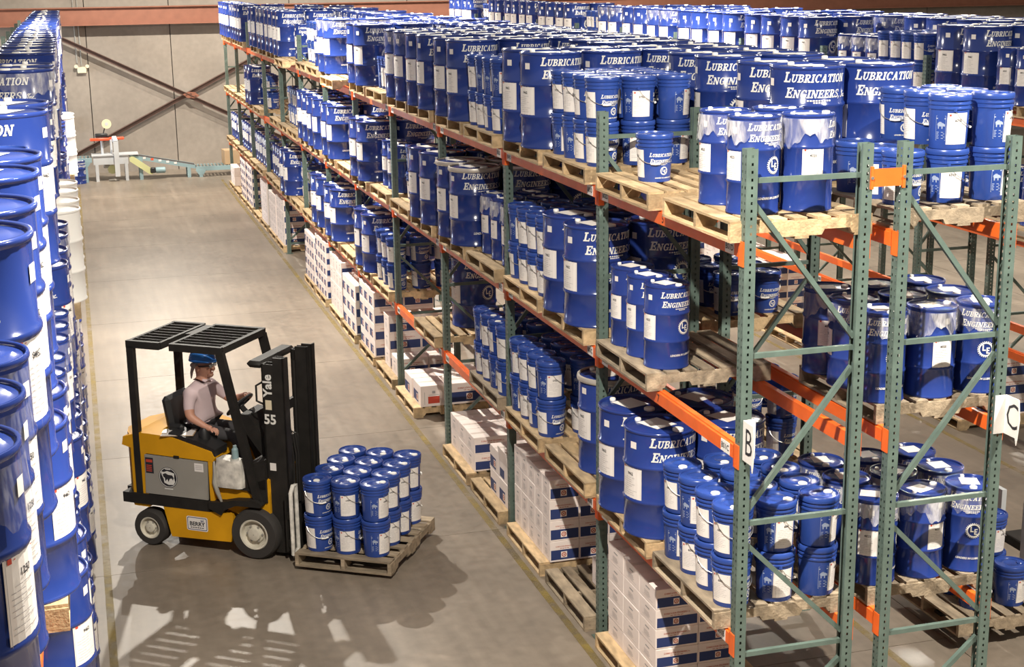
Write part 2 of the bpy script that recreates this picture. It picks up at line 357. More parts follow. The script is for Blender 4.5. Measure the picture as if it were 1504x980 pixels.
# ------------------------------------------------------------------ containers
LETTER, LABEL = math.radians(-72), math.radians(-166)           # print faces; rotated as a whole per drum
def drum_meshes(R, H, n, tag_, num, LABEL=LABEL):
    s = H/.88; k = R/.2875
    hoop = lambda z: [(R,z-.022*s),(R+.010*k,z-.010*s),(R+.012*k,z),(R+.010*k,z+.010*s),(R,z+.022*s)]
    prof = [(R-.02*k,.012*s),(R+.003*k,.0),(R+.008*k,.008*s),(R+.005*k,.018*s),(R,.024*s)]+hoop(H*.335)+hoop(H*.665)+[(R,H-.03*s),(R,H-.02*s)]
    P = {}
    P['shell'] = MB().lathe(prof, n).mesh(tag_+'_shell', M['blue'], 50)
    P['lid'] = MB().lathe([(R-.004,H-.026*s),(R-.012*k,H-.016*s),(R-.055*k,H-.014*s),(R-.062*k,H-.010*s),(.01,H-.010*s)], n).mesh(tag_+'_lid', M['bluelid'], 40)
    rim = [(R,H-.028*s),(R+.007*k,H-.022*s),(R+.009*k,H-.010*s),(R+.005*k,H-.001*s),(R-.004*k,H),(R-.012*k,H-.006*s),(R-.013*k,H-.018*s)]
    P['rim'] = MB().lathe(rim, n, caps=False).mesh(tag_+'_rim', M['blue'], 60)
    P['ringrim'] = MB().lathe([(R+.001,H-.052*s),(R+.014*k,H-.046*s),(R+.018*k,H-.026*s),(R+.013*k,H-.004*s),(R-.004*k,H+.001),(R-.013*k,H-.012*s)], n, caps=False).mesh(tag_+'_ring', M['ring'], 60)
    def bung(x, y, r, m): return MB().lathe([(r,H-.012*s),(r,H+.006*s),(r*.8,H+.012*s),(.004,H+.012*s)], 12, c=(x,y)).mesh(tag_+'_bung', M[m], 40)
    P['bung'] = bung(R*.72*math.cos(-1.2), R*.72*math.sin(-1.2), .045*k, 'cap')
    P['vent'] = bung(R*.72*math.cos(2.2), R*.72*math.sin(2.2), .026*k, 'cap')
    tl = MB(); a = .35; c, sn = math.cos(a), math.sin(a); z = H-.0075*s
    tl.add([(c*x-sn*y, sn*x+c*y, z) for x, y in rect(-R*.38,R*.38,-R*.42+R*.12,R*.42+R*.12)], [(0,1,2,3)])
    P['top_label'] = tl.mesh(tag_+'_top_label', M['paper'], fix=False)
    lw, lh = .24*k, .285*s
    sl = onto_cyl(MB(), label_sheet(lw, lh), R+.003, LABEL, H*.5)
    P['side_label'] = sl.mesh(tag_+'_label', M['paper'], fix=False)
    bl, gr, rd = label_print(lw, lh, num); mp = MB()
    for pl, m in ((bl,0),(gr,1),(rd,2)): onto_cyl(mp, pl, R+.0045, LABEL, H*.5, m)
    P['label_print'] = mp.mesh(tag_+'_label_print', [M['ink'], M['greyink'], M['redink']], fix=False)
    P['lettering'] = onto_cyl(MB(), off(company(), 0, 0, k), R+.003, LETTER, H*.845).mesh(tag_+'_name', M['print'], fix=False)
    P['emblem'] = onto_cyl(MB(), gear(.098*k), R+.003, LETTER+.12, H*.505).mesh(tag_+'_emblem', M['print'], fix=False)
    P['slogan'] = onto_cyl(MB(), text_polys('LEADERS IN LUBRICANTS', .034*k, .03, .25), R+.003, LETTER+.1, H*.17).mesh(tag_+'_slogan', M['print'], fix=False)
    st = onto_cyl(MB(), [rect(-.032*k,.032*k,-.028*s,.028*s)], R+.003, LABEL+.12, H*.86)
    P['sticker'] = st.mesh(tag_+'_sticker', M['paper'], fix=False)
    return P
def film_mesh(R, H, drop, seed, n=72):
    rnd = random.Random(seed); mb = MB(); ph = [rnd.random()*6.28 for _ in range(8)]; rings = 8; v = []
    for k in range(rings+1):
        t = k/rings
        for i in range(n):
            a = 2*PI*i/n; wv = .5*math.sin(7*a+ph[0])+.4*math.sin(13*a+ph[1]+2*t)+.35*math.sin(21*a+ph[2]-3*t)
            fl = max(0, math.sin(a*2+ph[3]))**3+max(0, math.sin(a*3+ph[4]))**4
            r = R+.009+t*min(.014 if R < .2 else .005, .004+.005*wv+.010*fl); z = H-.028-t*(drop*(1+.16*math.sin(2*a+ph[5])+.12*math.sin(5*a+ph[6])+.12*math.sin(17*a+ph[7]))+.04*fl)
            v.append((r*math.cos(a), r*math.sin(a), z))
    f = [(k*n+i, k*n+(i+1)%n, (k+1)*n+(i+1)%n, (k+1)*n+i) for k in range(rings) for i in range(n)]
    return mb.add(v, f).mesh('film', M['film'], 25, fix=False)
DR, DH, KR, KH, PR, PH = .283, .88, .176, .655, .150, .372
DM = drum_meshes(DR, DH, 40, 'drum', '9462'); KM = drum_meshes(KR, KH, 32, 'keg', '4025')
DM2 = drum_meshes(DR, DH, 40, 'drum', '9462', LETTER+1.55); KM2 = drum_meshes(KR, KH, 32, 'keg', '1250', LETTER+1.55)
DF = [film_mesh(DR, DH, .13, i) for i in range(3)]; KF = [film_mesh(KR, KH, .125, 10+i) for i in range(4)]
def pail_meshes(num, capm):
    P = {}; tp = (.1415-.131)/.27
    sq = lambda prof: [(r*.965, z) for r, z in prof]
    P['shell'] = MB().lathe(sq([(.120,.004),(.129,.0),(.131,.006),(.1415,.272),(.149,.274),(.149,.286),(.143,.288),(.143,.302),(.150,.304),(.150,.316),(.1435,.318),(.1435,.338)]), 32).mesh('pail_shell', M['pail'], 45)
    P['lid'] = MB().lathe(sq([(.146,.330),(.153,.334),(.155,.345),(.153,.366),(.148,.372),(.140,.372),(.136,.362),(.090,.361),(.086,.364),(.06,.364),(.056,.361),(.004,.361)]), 32).mesh('pail_lid', M['pail'], 40)
    P['spout_cap'] = MB().lathe([(.034,.352),(.034,.368),(.030,.3725),(.003,.3725)], 14, c=(.080*math.cos(-1.9), .080*math.sin(-1.9))).mesh('pail_cap', M[capm], 40)
    # bail handle hanging down on the lettering side
    ang = LETTER-.25; pts = []; r0 = .142
    for i in range(13):
        t = -1+2*i/12; a = ang+t*1.50; pts.append(((r0+.004*(1-t*t))*math.cos(a), (r0+.004*(1-t*t))*math.sin(a), .268-.125*(1-t*t)**.75))
    P['handle'] = MB().tube(pts, .0026, 5).mesh('pail_handle', M['chrome'])
    P['grip'] = MB().tube([Vector(p)*1.0 for p in pts[5:8]], .008, 8).mesh('pail_grip', M['cap'])
    for q_, s_ in (('ear', -1), ('ear2', 1)):
        a = ang+s_*1.5; P[q_] = MB().lathe([(.014,.258),(.014,.282)], 8, c=(.137*math.cos(a), .137*math.sin(a))).mesh('pail_ear', M['pail'])
    lw, lh = .155, .215; z = .142
    P['side_label'] = onto_cyl(MB(), label_sheet(lw, lh), .1275, LABEL+.1, z, taper=tp).mesh('pail_label', M['paper'], fix=False)
    bl, gr, rd = label_print(lw, lh, num); mp = MB()
    for pl, m in ((bl,0),(gr,1),(rd,2)): onto_cyl(mp, pl, .1283, LABEL+.1, z, m, taper=tp)
    P['label_print'] = mp.mesh('pail_label_print', [M['ink'], M['greyink'], M['redink']], fix=False)
    P['lettering'] = onto_cyl(MB(), off(company(), 0, 0, .40), .1277, LETTER+.25, .190, taper=tp).mesh('pail_name', M['print'], fix=False)
    P['emblem'] = onto_cyl(MB(), gear(.034)+off(text_polys('LEADERS IN LUBRICANTS', .013, .03, .2), 0, -.055), .1277, LETTER+.3, .088, taper=tp).mesh('pail_emblem', M['print'], fix=False)
    pn = [rect(-.034,.034,.062,.07), rect(-.036,-.034,-.085,.085), rect(.034,.036,-.085,.085), rect(-.036,.036,.083,.085), rect(-.036,.036,-.085,-.083)]
    pn += [rect(-.022,.016,.012,.036), [(-.018,.036),(.010,.036),(.002,.044),(-.012,.043)], [(.016,.036),(.030,.026),(.030,.012),(.016,.014)], rect(-.020,-.012,-.004,.012), rect(.006,.014,-.004,.012), [(-.022,.034),(-.028,.020),(-.022,.024)]]
    pn += [rect(-.03,.02+.008*(i % 2),-.03-i*.0105,-.026-i*.0105) for i in range(5)]
    P['info_panel'] = onto_cyl(MB(), pn, .1277, LABEL-.80, .145, taper=tp).mesh('pail_panel', M['panelink'], fix=False)
    return P
PM = {k: pail_meshes(n, c) for k, n, c in (('a','3752','pail'), ('b','6404','cap'), ('c','604','cap'), ('d','6315','pail'))}
def drum_tree(P, film=None, ring=False, print_=True):
    t = [('shell', P['shell'], []), ('lid', P['lid'], [('bung', P['bung']), ('vent_plug', P['vent']), ('top_label', P['top_label'])]),
         ('rim_ring', P['ringrim' if ring else 'rim'], [])]
    if print_:
        t += [('side_label', P['side_label'], [('label_print', P['label_print'])]), ('lettering', P['lettering'], []), ('emblem', P['emblem'], []), ('slogan', P['slogan'], []), ('sticker', P['sticker'], [])]
    if film: t.append(('plastic_cover', film, []))
    return t
def pail_tree(P):
    return [('shell', P['shell'], []), ('lid', P['lid'], [('spout_cap', P['spout_cap'])]), ('handle', P['handle'], [('grip', P['grip']), ('ear', P['ear']), ('ear', P['ear2'])]),
            ('side_label', P['side_label'], [('label_print', P['label_print'])]), ('lettering', P['lettering'], []), ('emblem', P['emblem'], []), ('info_panel', P['info_panel'], [])]
TREE = {'drum': drum_tree(DM), 'drumring': drum_tree(DM, ring=True), 'keg': drum_tree(KM)}
for i, fm in enumerate(DF): TREE['drumfilm%d' % i] = drum_tree(DM, fm)
for i, fm in enumerate(KF): TREE['kegfilm%d' % i] = drum_tree(KM, fm)
TREE['drumA'] = drum_tree(DM2); TREE['drumAfilm0'] = drum_tree(DM2, DF[0]); TREE['kegA'] = drum_tree(KM2)
for i, fm in enumerate(KF): TREE['kegAfilm%d' % i] = drum_tree(KM2, fm)
for k in PM: TREE['pail'+k] = pail_tree(PM[k])
_wd = {}
for n_ in ('shell','lid','rim','bung','vent'):
    c_ = DM[n_].copy(); c_.materials.clear(); c_.materials.append(M['whitedrum']); _wd[n_] = c_
TREE['whitedrum'] = [('shell', _wd['shell'], []), ('lid', _wd['lid'], [('bung', _wd['bung'])]), ('rim_ring', _wd['rim'], [])]
FLAT = {}
def flat(kind):
    if kind not in FLAT:
        FLAT[kind] = merge(kind+'_whole', [(me, None) for _, me, ch in TREE[kind]]+[(m2, None) for _, _, ch in TREE[kind] for _, m2 in ch])
    return FLAT[kind]
def put(tree, name, loc, rz, label, cat, group=None, parts=True, kind=None, scale=None, rot=None, ptags=None):
    if not parts:
        return tag(O(name, flat(kind), None, loc, rz, rot, scale), label, cat, group)
    e = tag(O(name, None, None, loc, rz, rot, scale), label, cat, group); e.empty_display_size = .1
    for pn, me, ch in tree:
        p = O(pn, me, e)
        for cn, cm in ch: O(cn, cm, p)
    return e
# ------------------------------------------------------------------ the building
L, DEP, GAP = 2.82, .835, .297
Z = {1: 1.275, 2: 2.661, 3: 4.060}                               # tops of the beams
ZT = 4.69; PH_ = .14                                             # upright height, pallet height
XB, XC, XA, XD, XE = 0., DEP+GAP, -4.57-DEP, 6.5, 6.5+DEP+GAP
YW = 37.9
fl = structure(O('floor', MB().box(-16,30,-14,YW+.3,-.2,-.012).mesh('floor_bed', M['joint'])))
ys = [-14+.01]+[-9.55+3.8*i for i in range(13)]+[YW+.2]
xs = [-16,-6.2,2.9,12,30]
for a, b in zip(ys, ys[1:]):
    for c, d in zip(xs, xs[1:]):
        O('slab', MB().box(c+.004,d-.004,a+.004,b-.004,-.15,0).mesh('slab', M['floor']), fl)
for i, (x, y0, y1) in enumerate(((-4.22,-8,35), (-.2,-8,35), (2.28,-6,36), (6.2,-2,36))):
    o = structure(O('trim_%d' % (i+1), MB().box(x-.036,x+.036,y0,y1,0,.0015).mesh('line', M['line'])))
wl = structure(O('wall_back', MB().box(-16,30,YW+.12,YW+.3,0,10).mesh('wall_core', M['joint'])))
px = [-16,-11.2,-7.4,-3.67,-1.22,2.4,6.1,9.8,13.5,17.2,20.9,24.6,30]
for a, b in zip(px, px[1:]):
    O('panel', MB().box(a+.012,b-.012,YW,YW+.14,0,10).mesh('panel', M['wall']), wl)
structure(O('wall_left', MB().box(-16.2,-16,-14,YW+.3,0,10).mesh('wl', M['wall'])))
structure(O('wall_front', MB().box(-16.2,30.2,-14.2,-14,0,10).mesh('wf', M['wall'])))  # unseen end wall behind the camera, added to cut ambient light from that side
structure(O('wall_right', MB().box(30,30.2,-14,YW+.3,0,10).mesh('wr', M['wall'])))
b = MB(); y = YW-.36
b.box(-16,30,y-.12,y+.12,4.40,4.43); b.box(-16,30,y-.12,y+.12,4.90,4.93); b.box(-16,30,y-.008,y+.008,4.43,4.90)
tag(O('steel_girder', b.mesh('girder', M['brown'])), 'long red-brown steel girder running across the back wall', 'girder')
# crossed wind bracing in front of the wall
cb = tag(O('cross_bracing', None, None, (-.86,YW-.25,2.27)), 'dark steel cross bracing bolted in front of the back wall', 'bracing')
def angle_bar(p, q, name):
    m = MB(); m.bar(p, q, .012, .13, up=(0,0,1)); P_, Q_ = Vector(p), Vector(q)
    m.bar(P_+Vector((0,-.05,.06)), Q_+Vector((0,-.05,.06)), .10, .012)
    return O(name, m.mesh(name, M['darkbrown']), cb)
angle_bar((-6.4,0,3.2),(4.3,0,-2.15),'brace_bar'); angle_bar((-4.38,.10,-2.19),(4.5,.10,2.25),'brace_bar')
O('anchor_bracket', MB().box(-4.5,-4.2,-.05,.20,-2.27,-2.1).mesh('anchor', M['darkbrown']), cb)
pl = O('gusset_plate', MB().prism([(-.24,.03),(-.10,.10),(.12,.08),(.26,-.03),(.10,-.10),(-.12,-.08)], -.02, .02).mesh('gusset', M['brown']), cb, (.12,-.05,.0))
for dx, dz in ((-.14,0.02),(.14,-.02),(0,.05),(0,-.05)): O('bolt', MB().lathe([(.02,-.03),(.02,.03)], 6).xf(Matrix.Rotation(PI/2, 4, 'X')).mesh('bolt', M['darkbrown']), pl, (dx,-.02,dz))
# conduits, emergency light, electrical box
for x in (-3.86, -3.98):
    tag(O('conduit', MB().tube([(x,YW-.03,3.2 if x > -3.9 else 3.3),(x,YW-.03,9)], .018, 8).mesh('conduit', M['grey'])), ('thin grey conduit dropping to the emergency light on the back wall' if x > -3.9 else 'second grey conduit running up the back wall beside the first'), 'conduit')
el = tag(O('emergency_light', None, None, (-3.86,YW-.06,3.10)), 'small cream twin-head emergency light on the back wall', 'emergency light')
O('housing', MB().bbox(-.13,.13,-.06,.055,-.09,.09,.012).mesh('eh', M['cream']), el)
for s in (-1, 1): O('lamp_head', MB().lathe([(.03,-.04),(.055,.02),(.055,.04)], 12).xf(Matrix.Rotation(PI/2, 4, 'X')).mesh('lh', M['cream']), el, (s*.16,-.04,.11))
eb = tag(O('electrical_box', None, None, (-4.42,YW-.06,1.5)), 'pale grey electrical box on the back wall beside the left racks', 'electrical box')
O('housing', MB().bbox(-.14,.14,-.05,.055,-.22,.22,.01).mesh('ebx', M['lightgrey']), eb); O('cover', MB().bbox(-.12,.12,-.065,-.05,-.2,.2,.005).mesh('ebc', M['lightgrey']), eb)
# ------------------------------------------------------------------ ceiling lamps (above the frame)
for i, (x, y, p) in enumerate(LAMPS):
    ld = bpy.data.lights.new('lamp_light', 'AREA'); ld.shape = 'DISK'; ld.size = .16; ld.energy = p; ld.color = (1,.93,.82)
    lo = bpy.data.objects.new('lamp_light', ld); COL.objects.link(lo); lo.location = (x,y,LAMP_Z)
ld = bpy.data.lights.new('door_daylight', 'AREA'); ld.shape = 'RECTANGLE'; ld.size = 3.2; ld.size_y = 3.6; ld.energy = DOOR_W; ld.color = (.78,.88,1)
lo = bpy.data.objects.new('door_daylight', ld); COL.objects.link(lo); lo.location = (-15.9,35.6,1.9); lo.rotation_euler = (0,-PI/2,0)
structure(O('door_1', MB().box(-16,-15.92,33.85,34.0,0,3.85).box(-16,-15.92,37.2,37.35,0,3.85).box(-16,-15.92,33.85,37.35,3.75,3.9).mesh('dock_door_frame', M['grey'])))
# ------------------------------------------------------------------ pallet racks
def post_mesh():
    mb = MB(); h, wd = .040, .078; zs = [0.]; pit = .0508; z = .06
    while z < ZT-.04: zs += [z, z+.019]; z += pit
    zs.append(ZT)
    def face(us, holes, fn):
        for i in range(len(zs)-1):
            gap_ = i % 2 == 1
            for j in range(len(us)-1):
                if gap_ and j in holes: continue
                mb.add([fn(us[j],zs[i]), fn(us[j+1],zs[i]), fn(us[j+1],zs[i+1]), fn(us[j],zs[i+1])], [(0,1,2,3)])
    face([-h,-.028,-.016,.016,.028,h], (1,3), lambda u, z: (-h,u,z))
    for s in (-1, 1):
        face([-h,-.006,.008,h], (1,), lambda u, z, s=s: (u,s*h,z))
        mb.add([(h,s*h,0),(h,s*h,ZT),(h,s*.018,ZT),(h,s*.018,0)], [(0,1,2,3)])
    return mb
pm = post_mesh(); POSTF = pm.mesh('post', M['steelgreen'], fix=False)
POSTR = MB().join(pm, Matrix.Rotation(PI, 4, 'Z')).mesh('post', M['steelgreen'], fix=False)
FOOT = MB().box(-.075,.075,-.06,.06,0,.008).mesh('foot', M['steelgreen'])
HZ = [.22, 1.13, 2.11, 3.30, 4.48]
HB = MB().bar((.04,0,0),(DEP-.04,0,0),.034,.034).mesh('hbrace', M['steelgreen'])
DG = []
for i, (a, b_) in enumerate(zip(HZ, HZ[1:])):
    za, zb = a+.07, b_-.14
    p, q = ((.03,.012,zb),(DEP-.03,.012,za)) if i % 2 == 1 else ((DEP-.03,.012,zb),(.03,.012,za))
    DG.append(MB().bar(p, q, .034, .034).mesh('dbrace', M['steelgreen']))
bw = L-.082
BEAM = MB().box(-.040,.022,.041,L-.041,-.092,0).box(-.022,.022,.041,L-.041,-.001,.012).mesh('beam', M['orange'])
BRK = MB().box(-.048,-.0405,-.034,.046,-.145,.022).box(-.048,.0,.036,.0455,-.145,.022).mesh('bracket', M['orange'])
BRK2 = MB().box(-.048,-.0405,L-.046,L+.034,-.145,.022).box(-.048,.0,L-.0455,L-.036,-.145,.022).mesh('bracket', M['orange'])
def flip(me, cx):                                                # mirror a front beam piece to the rear of the frame
    c = MB(); c.v = [(2*cx-v.co.x, v.co.y, v.co.z) for v in me.vertices]; c.f = [tuple(p.vertices) for p in me.polygons]; c.m = [0]*len(c.f)
    return c.mesh(me.name+'_rear', me.materials[0])
BEAMR, BRKR, BRK2R = (flip(m_, DEP/2) for m_ in (BEAM, BRK, BRK2))
TAG = MB().box(-.0435,-.0405,-.07,.07,-.042,.042).mesh('tag', M['plate'])
def rack(letter, x0, k0, k1, label, tags=0, skip=(), lv=(1,2,3)):
    e = tag(O('pallet_rack', None, None, (x0,k0*L,0)), label, 'rack', 'pallet racks')
    for k in range(k0, k1+1):
        y = (k-k0)*L
        for nm, x, me in (('upright_post',0,POSTF), ('upright_post',DEP,POSTR)):
            p = O(nm, me, e, (x,y,0)); O('foot_plate', FOOT, p)
        for z in HZ: O('horizontal_brace', HB, e, (0,y,z))
        for d in DG: O('diagonal_brace', d, e, (0,y,0))
        if k == k1: break
        for l in lv:
            if (k, l) in skip: continue
            for me, b1, b2, fr in ((BEAM,BRK,BRK2,1),(BEAMR,BRKR,BRK2R,0)):
                bo = O('beam', me, e, (0,y,Z[l]-.0)); O('end_bracket', b1, bo); O('end_bracket', b2, bo)
                if fr and k < tags:
                    for yy, n in ((.19, 2*k+1), (L-.19, 2*k+2)):
                        t = O('bin_tag', TAG, bo, (0,yy,-.046)); txt = '%s%02d%s' % (letter, n, ' BCD'[l])
                        O('bin_number', onto_plane(MB(), text_polys(txt, .056, .02), (-.0445,0,0), (0,-1,0), (0,0,1)).mesh('bin_number', M['ink'], fix=False), t)
    return e
rB = rack('B', XB, 0, 12, 'tall green and orange pallet rack carrying the white B sign', 7)
rC = rack('C', XC, 0, 12, 'tall pallet rack behind the B rack, carrying the white C sign', 0)
rA = rack('A', XA, -3, 12, 'pallet rack along the left edge of the photo beside the aisle', 0)
rD = rack('D', XD, 1, 12, 'pallet rack across the far right aisle, facing the C sign', 4)
rE = rack('E', XE, 1, 12, 'pallet rack standing back to back behind the far right rack', 0, lv=(3,))
for k in range(0, 4):
    sp = O('row_spacer', MB().box(DEP+.035,XC-.035,-.052,-.046,4.40,4.52).box(DEP+.02,DEP+.04,-.056,-.040,4.385,4.535).box(XC-.04,XC-.02,-.056,-.040,4.385,4.535).mesh('spacer', M['orange']), rB, (0,k*L,0))
    for x in (DEP+.028, XC-.028): O('bolt', MB().lathe([(.012,-.062),(.012,-.055)], 6).xf(Matrix.Rotation(PI/2, 4, 'X')).mesh('bolt', M['chrome']), sp, (x,.0-.118,4.46))
for l, txt, yy in ((3, '5', 1.38), (2, '7', 1.43)):
    O('painted_numeral', onto_plane(MB(), text_polys(txt, .085, .01), (-.0415,yy,Z[l]-.046), (0,-1,0), (0,0,1)).mesh('numeral', M['ink'], fix=False), rB)
# aisle letter signs: folded white sheets on the end uprights
def sign(ch, xf, z1, z0, side, label):
    e = tag(O('aisle_sign', None, None, (xf,-.046,z0)), label, 'sign', 'aisle letter signs'); h = z1-z0
    a, b_ = (0, .088) if side > 0 else (-.088, 0)
    O('mounting_flap', MB().box(a,b_,-.003,.0,0,h).mesh('flap', M['plate']), e)
    p = O('letter_panel', MB().prism([(0,0),(0,h),(-.155,h),(-.175,h*.5),(-.160,-.0),(-.150,-.05),(-.135,.0)], -.003, .003, 'x').mesh('panel', M['plate']), e)
    O('letter', onto_plane(MB(), [[(x*.8, y) for x, y in p] for p in text_polys(ch, .27, -.004)], (-.0045,-.09,h*.48), (0,-1,0), (0,0,1)).mesh('letter', M['ink'], fix=False), p)
sign('B', -.02, 2.87, 2.59, 1, 'white folded sign with a black letter B on the front upright')
sign('C', XC+DEP+.045, 2.86, 2.575, -1, 'white folded sign with a black letter C on the right upright')
# ------------------------------------------------------------------ pallets
def pallet_tree(dx, dy, m, seed):
    rnd = random.Random(seed); t = []; hb = .018
    nb = 7; wb = .098
    for i in range(nb):
        x = -dx/2+wb/2+(dx-wb)*i/(nb-1); j = rnd.uniform(-.008,.008); w_ = wb+(.03 if i in (0,nb-1) else 0)-.002
        x = max(-dx/2+w_/2, min(dx/2-w_/2, x+j))
        t.append(('deck_board', MB().box(x-w_/2,x+w_/2,-dy/2+rnd.uniform(0,.012),dy/2-rnd.uniform(0,.012),.122,.140).mesh('deck_board', m), []))
    for y in (-dy/2+.02, 0, dy/2-.02):
        pr = [(-dx/2,.018),(-dx/2,.1215),(dx/2,.1215),(dx/2,.018),(dx*.36,.018),(dx*.34,.055),(dx*.16,.055),(dx*.14,.018),(-dx*.14,.018),(-dx*.16,.055),(-dx*.34,.055),(-dx*.36,.018)]
        t.append(('stringer', MB().prism(pr, y-.019, y+.019).mesh('stringer', m), []))
    for x, w_ in ((-dx/2+.065,.13),(0,.1),(dx/2-.065,.13)):
        t.append(('bottom_board', MB().box(x-w_/2,x+w_/2,-dy/2,dy/2,0,.0175).mesh('bottom_board', m), []))
    return t
PW, PD = 1.04, 1.18                                              # depth across the rack, width along it
for i in range(3):
    TREE['pallet%d' % i] = pallet_tree(PW, PD, M['wood'], i); TREE['oldpallet%d' % i] = pallet_tree(PW, PD, M['greywood'], 20+i)
TREE['loadpallet'] = pallet_tree(1.30, 1.03, M['greywood'], 40)
ORD = ['first','second','third','fourth','fifth','sixth','seventh','eighth','ninth','tenth','eleventh','twelfth','thirteenth','fourteenth','fifteenth','sixteenth']
LVL = {0: 'floor', 1: 'lower shelf', 2: 'middle shelf', 3: 'top shelf'}
RX = {'B': XB+.405, 'C': XC+.47, 'A': -4.92, 'D': XD+.43, 'E': XE+.55}
RN = {'B': 'rack B', 'C': 'rack C', 'A': 'left rack', 'D': 'right rack', 'E': 'rearmost rack'}
K0 = {'B': 0, 'C': 0, 'A': -2, 'D': 2, 'E': 3}
def bay_y(k, h, row=''): return k*L+(.72, 2.05)[h]-(.25 if row == 'A' else 0)
def where(row, k, h, lv): return '%s, %s pallet of %s bay, %s' % (LVL[lv], ('near','far')[h], ORD[k-K0[row]], RN[row])
def ppm(x, y, z): return FPX/max(.5, (Vector((x,y,z))-CAM).dot(_f))    # pixels per metre there
_pc = 0
def pallet(row, k, h, lv, old=False, dx=0, desc=None, dy=0):
    global _pc; _pc += 1
    x, y = RX[row]+dx, bay_y(k, h, row); z = Z[lv] if lv else 0.
    x += random.uniform(-.015,.015); y += random.uniform(-.02,.02)+dy
    kind = ('oldpallet%d' if old else 'pallet%d') % (_pc % 3)
    lab = '%s wooden pallet, %s' % (desc or ('weathered grey' if old else 'pale'), where(row, k, h, lv))
    put(TREE[kind], 'wooden_pallet', (x,y,z+(.012 if lv else 0)), 0, lab, 'pallet', 'pallets on '+RN[row], ppm(x,y,z) > 62 and row != 'A' or row == 'B' and k < 9, kind)
    return x, y, z+(.152 if lv else .14)
CONT = []                                                        # every drum, keg and pail, sorted later
ALONG = ['nearest','second','third','fourth','fifth']; DEEP = ['aisle-side','second-row','third-row']
def c_add(kind, x, y, z, rz, text, row, sc=None, pri=1.):
    CONT.append(dict(kind=kind, loc=(x,y,z), rz=rz, text=text, row=row, sc=sc, px=ppm(x,y,z)*pri))
def base_rot(row):
    if row == 'A': return -.72
    if row in 'DE': return .15
    if row == 'C': return -.45
    return .0
NAMES = {'drum': 'large blue drum', 'drumring': 'large pale-rimmed blue drum', 'keg': 'small blue drum', 'pail': 'blue pail', 'whitedrum': 'white steel drum'}
def nm(kind):
    b_ = 'pail' if kind.startswith('pail') else ('drum' if kind in ('drum','drumA') or kind.startswith('drumfilm') or kind.startswith('drumAfilm') else ('keg' if kind.startswith('keg') else kind))
    return NAMES[b_]+(' in film' if 'film' in kind else '')
def grid(row, k, h, lv, kind, nx, ny, tiers=1, old=False, keep=None, pal=True, dx=0, rots=None, pitch=None, sc=None, pdesc=None, dy=0):
    """fill one pallet: nx across the rack, ny along it, tiers high"""
    if pal: x, y, z = pallet(row, k, h, lv, old, dx, pdesc, dy)
    else: x, y, z = RX[row]+dx, bay_y(k, h, row)+dy, (Z[lv] if lv else 0.)+.152
    R_, H_ = (DR+.0165, DH) if 'drum' in kind else ((KR+.01, KH) if 'keg' in kind else (.1505, .3735))
    if sc: R_ *= sc[0]; H_ *= sc[2]
    sx, sy = (pitch or (None, None))
    if 'pail' in kind: sx = sx or max(.306, min(.345, (PW-.3)/max(1, nx-1))); sy = sy or max(.306, min(.38, (PD-.3)/max(1, ny-1)))
    if sc: sx *= sc[0]; sy *= sc[0]
    if 'keg' in kind and 'film' in kind: sx = max(sx or 0, .402); sy = max(sy or 0, .402)
    sx = sx or 2*R_; sy = sy or 2*R_
    front = -1 if row != 'A' else 1
    for i in range(nx):
        for j in range(ny):
            for t in range(tiers):
                if keep and not keep(i, j, t): continue
                xx = x-front*(i-(nx-1)/2)*sx*-1 if False else x+(-front)*((i-(nx-1)/2)*sx); yy = y+(j-(ny-1)/2)*sy
                xx += random.uniform(-.002,.002); yy += random.uniform(-.002,.002)
                rz = base_rot(row)+random.uniform(-.13,.13)
                if rots and (i,j) in rots: rz += rots[(i,j)]
                elif 'pail' in kind: rz += random.choice((0,0,0,.15,.5,1.1,-.4,0))
                kd = kind
                if kind.endswith('film'): kd = kind+str(random.randrange(3))
                if row == 'A' and kd[:4] in ('drum',) and kd != 'drumring': kd = 'drumA' if 'film' not in kd else 'drumAfilm0'
                if row == 'A' and kd.startswith('keg'): kd = 'kegA'+kd[3:]
                tw = '' if tiers == 1 else ('lower ' if t == 0 else 'upper ')
                pos = '%s %s' % (ALONG[j] if ny > 1 else 'single', DEEP[i]) if nx*ny > 1 else 'alone'
                txt = '%s%s, %s, %s' % (tw, nm(kd), pos, where(row, k, h, lv).replace(' pallet of ', ' half, '))
                pri = 1. if (i == 0 or (j == 0 and k <= 1)) else (.75 if t == tiers-1 and lv == 3 else .5)
                c_add(kd, xx, yy, z+t*H_, rz, txt, row, sc, pri)
SHELL = lambda ny, tiers, deep=1: (lambda i, j, t: i < deep or (j == 0) or False)
def side(deep=1): return lambda i, j, t: i < deep
def sidetop(deep=1): return lambda i, j, t: i < deep or j == 0 or t == 1
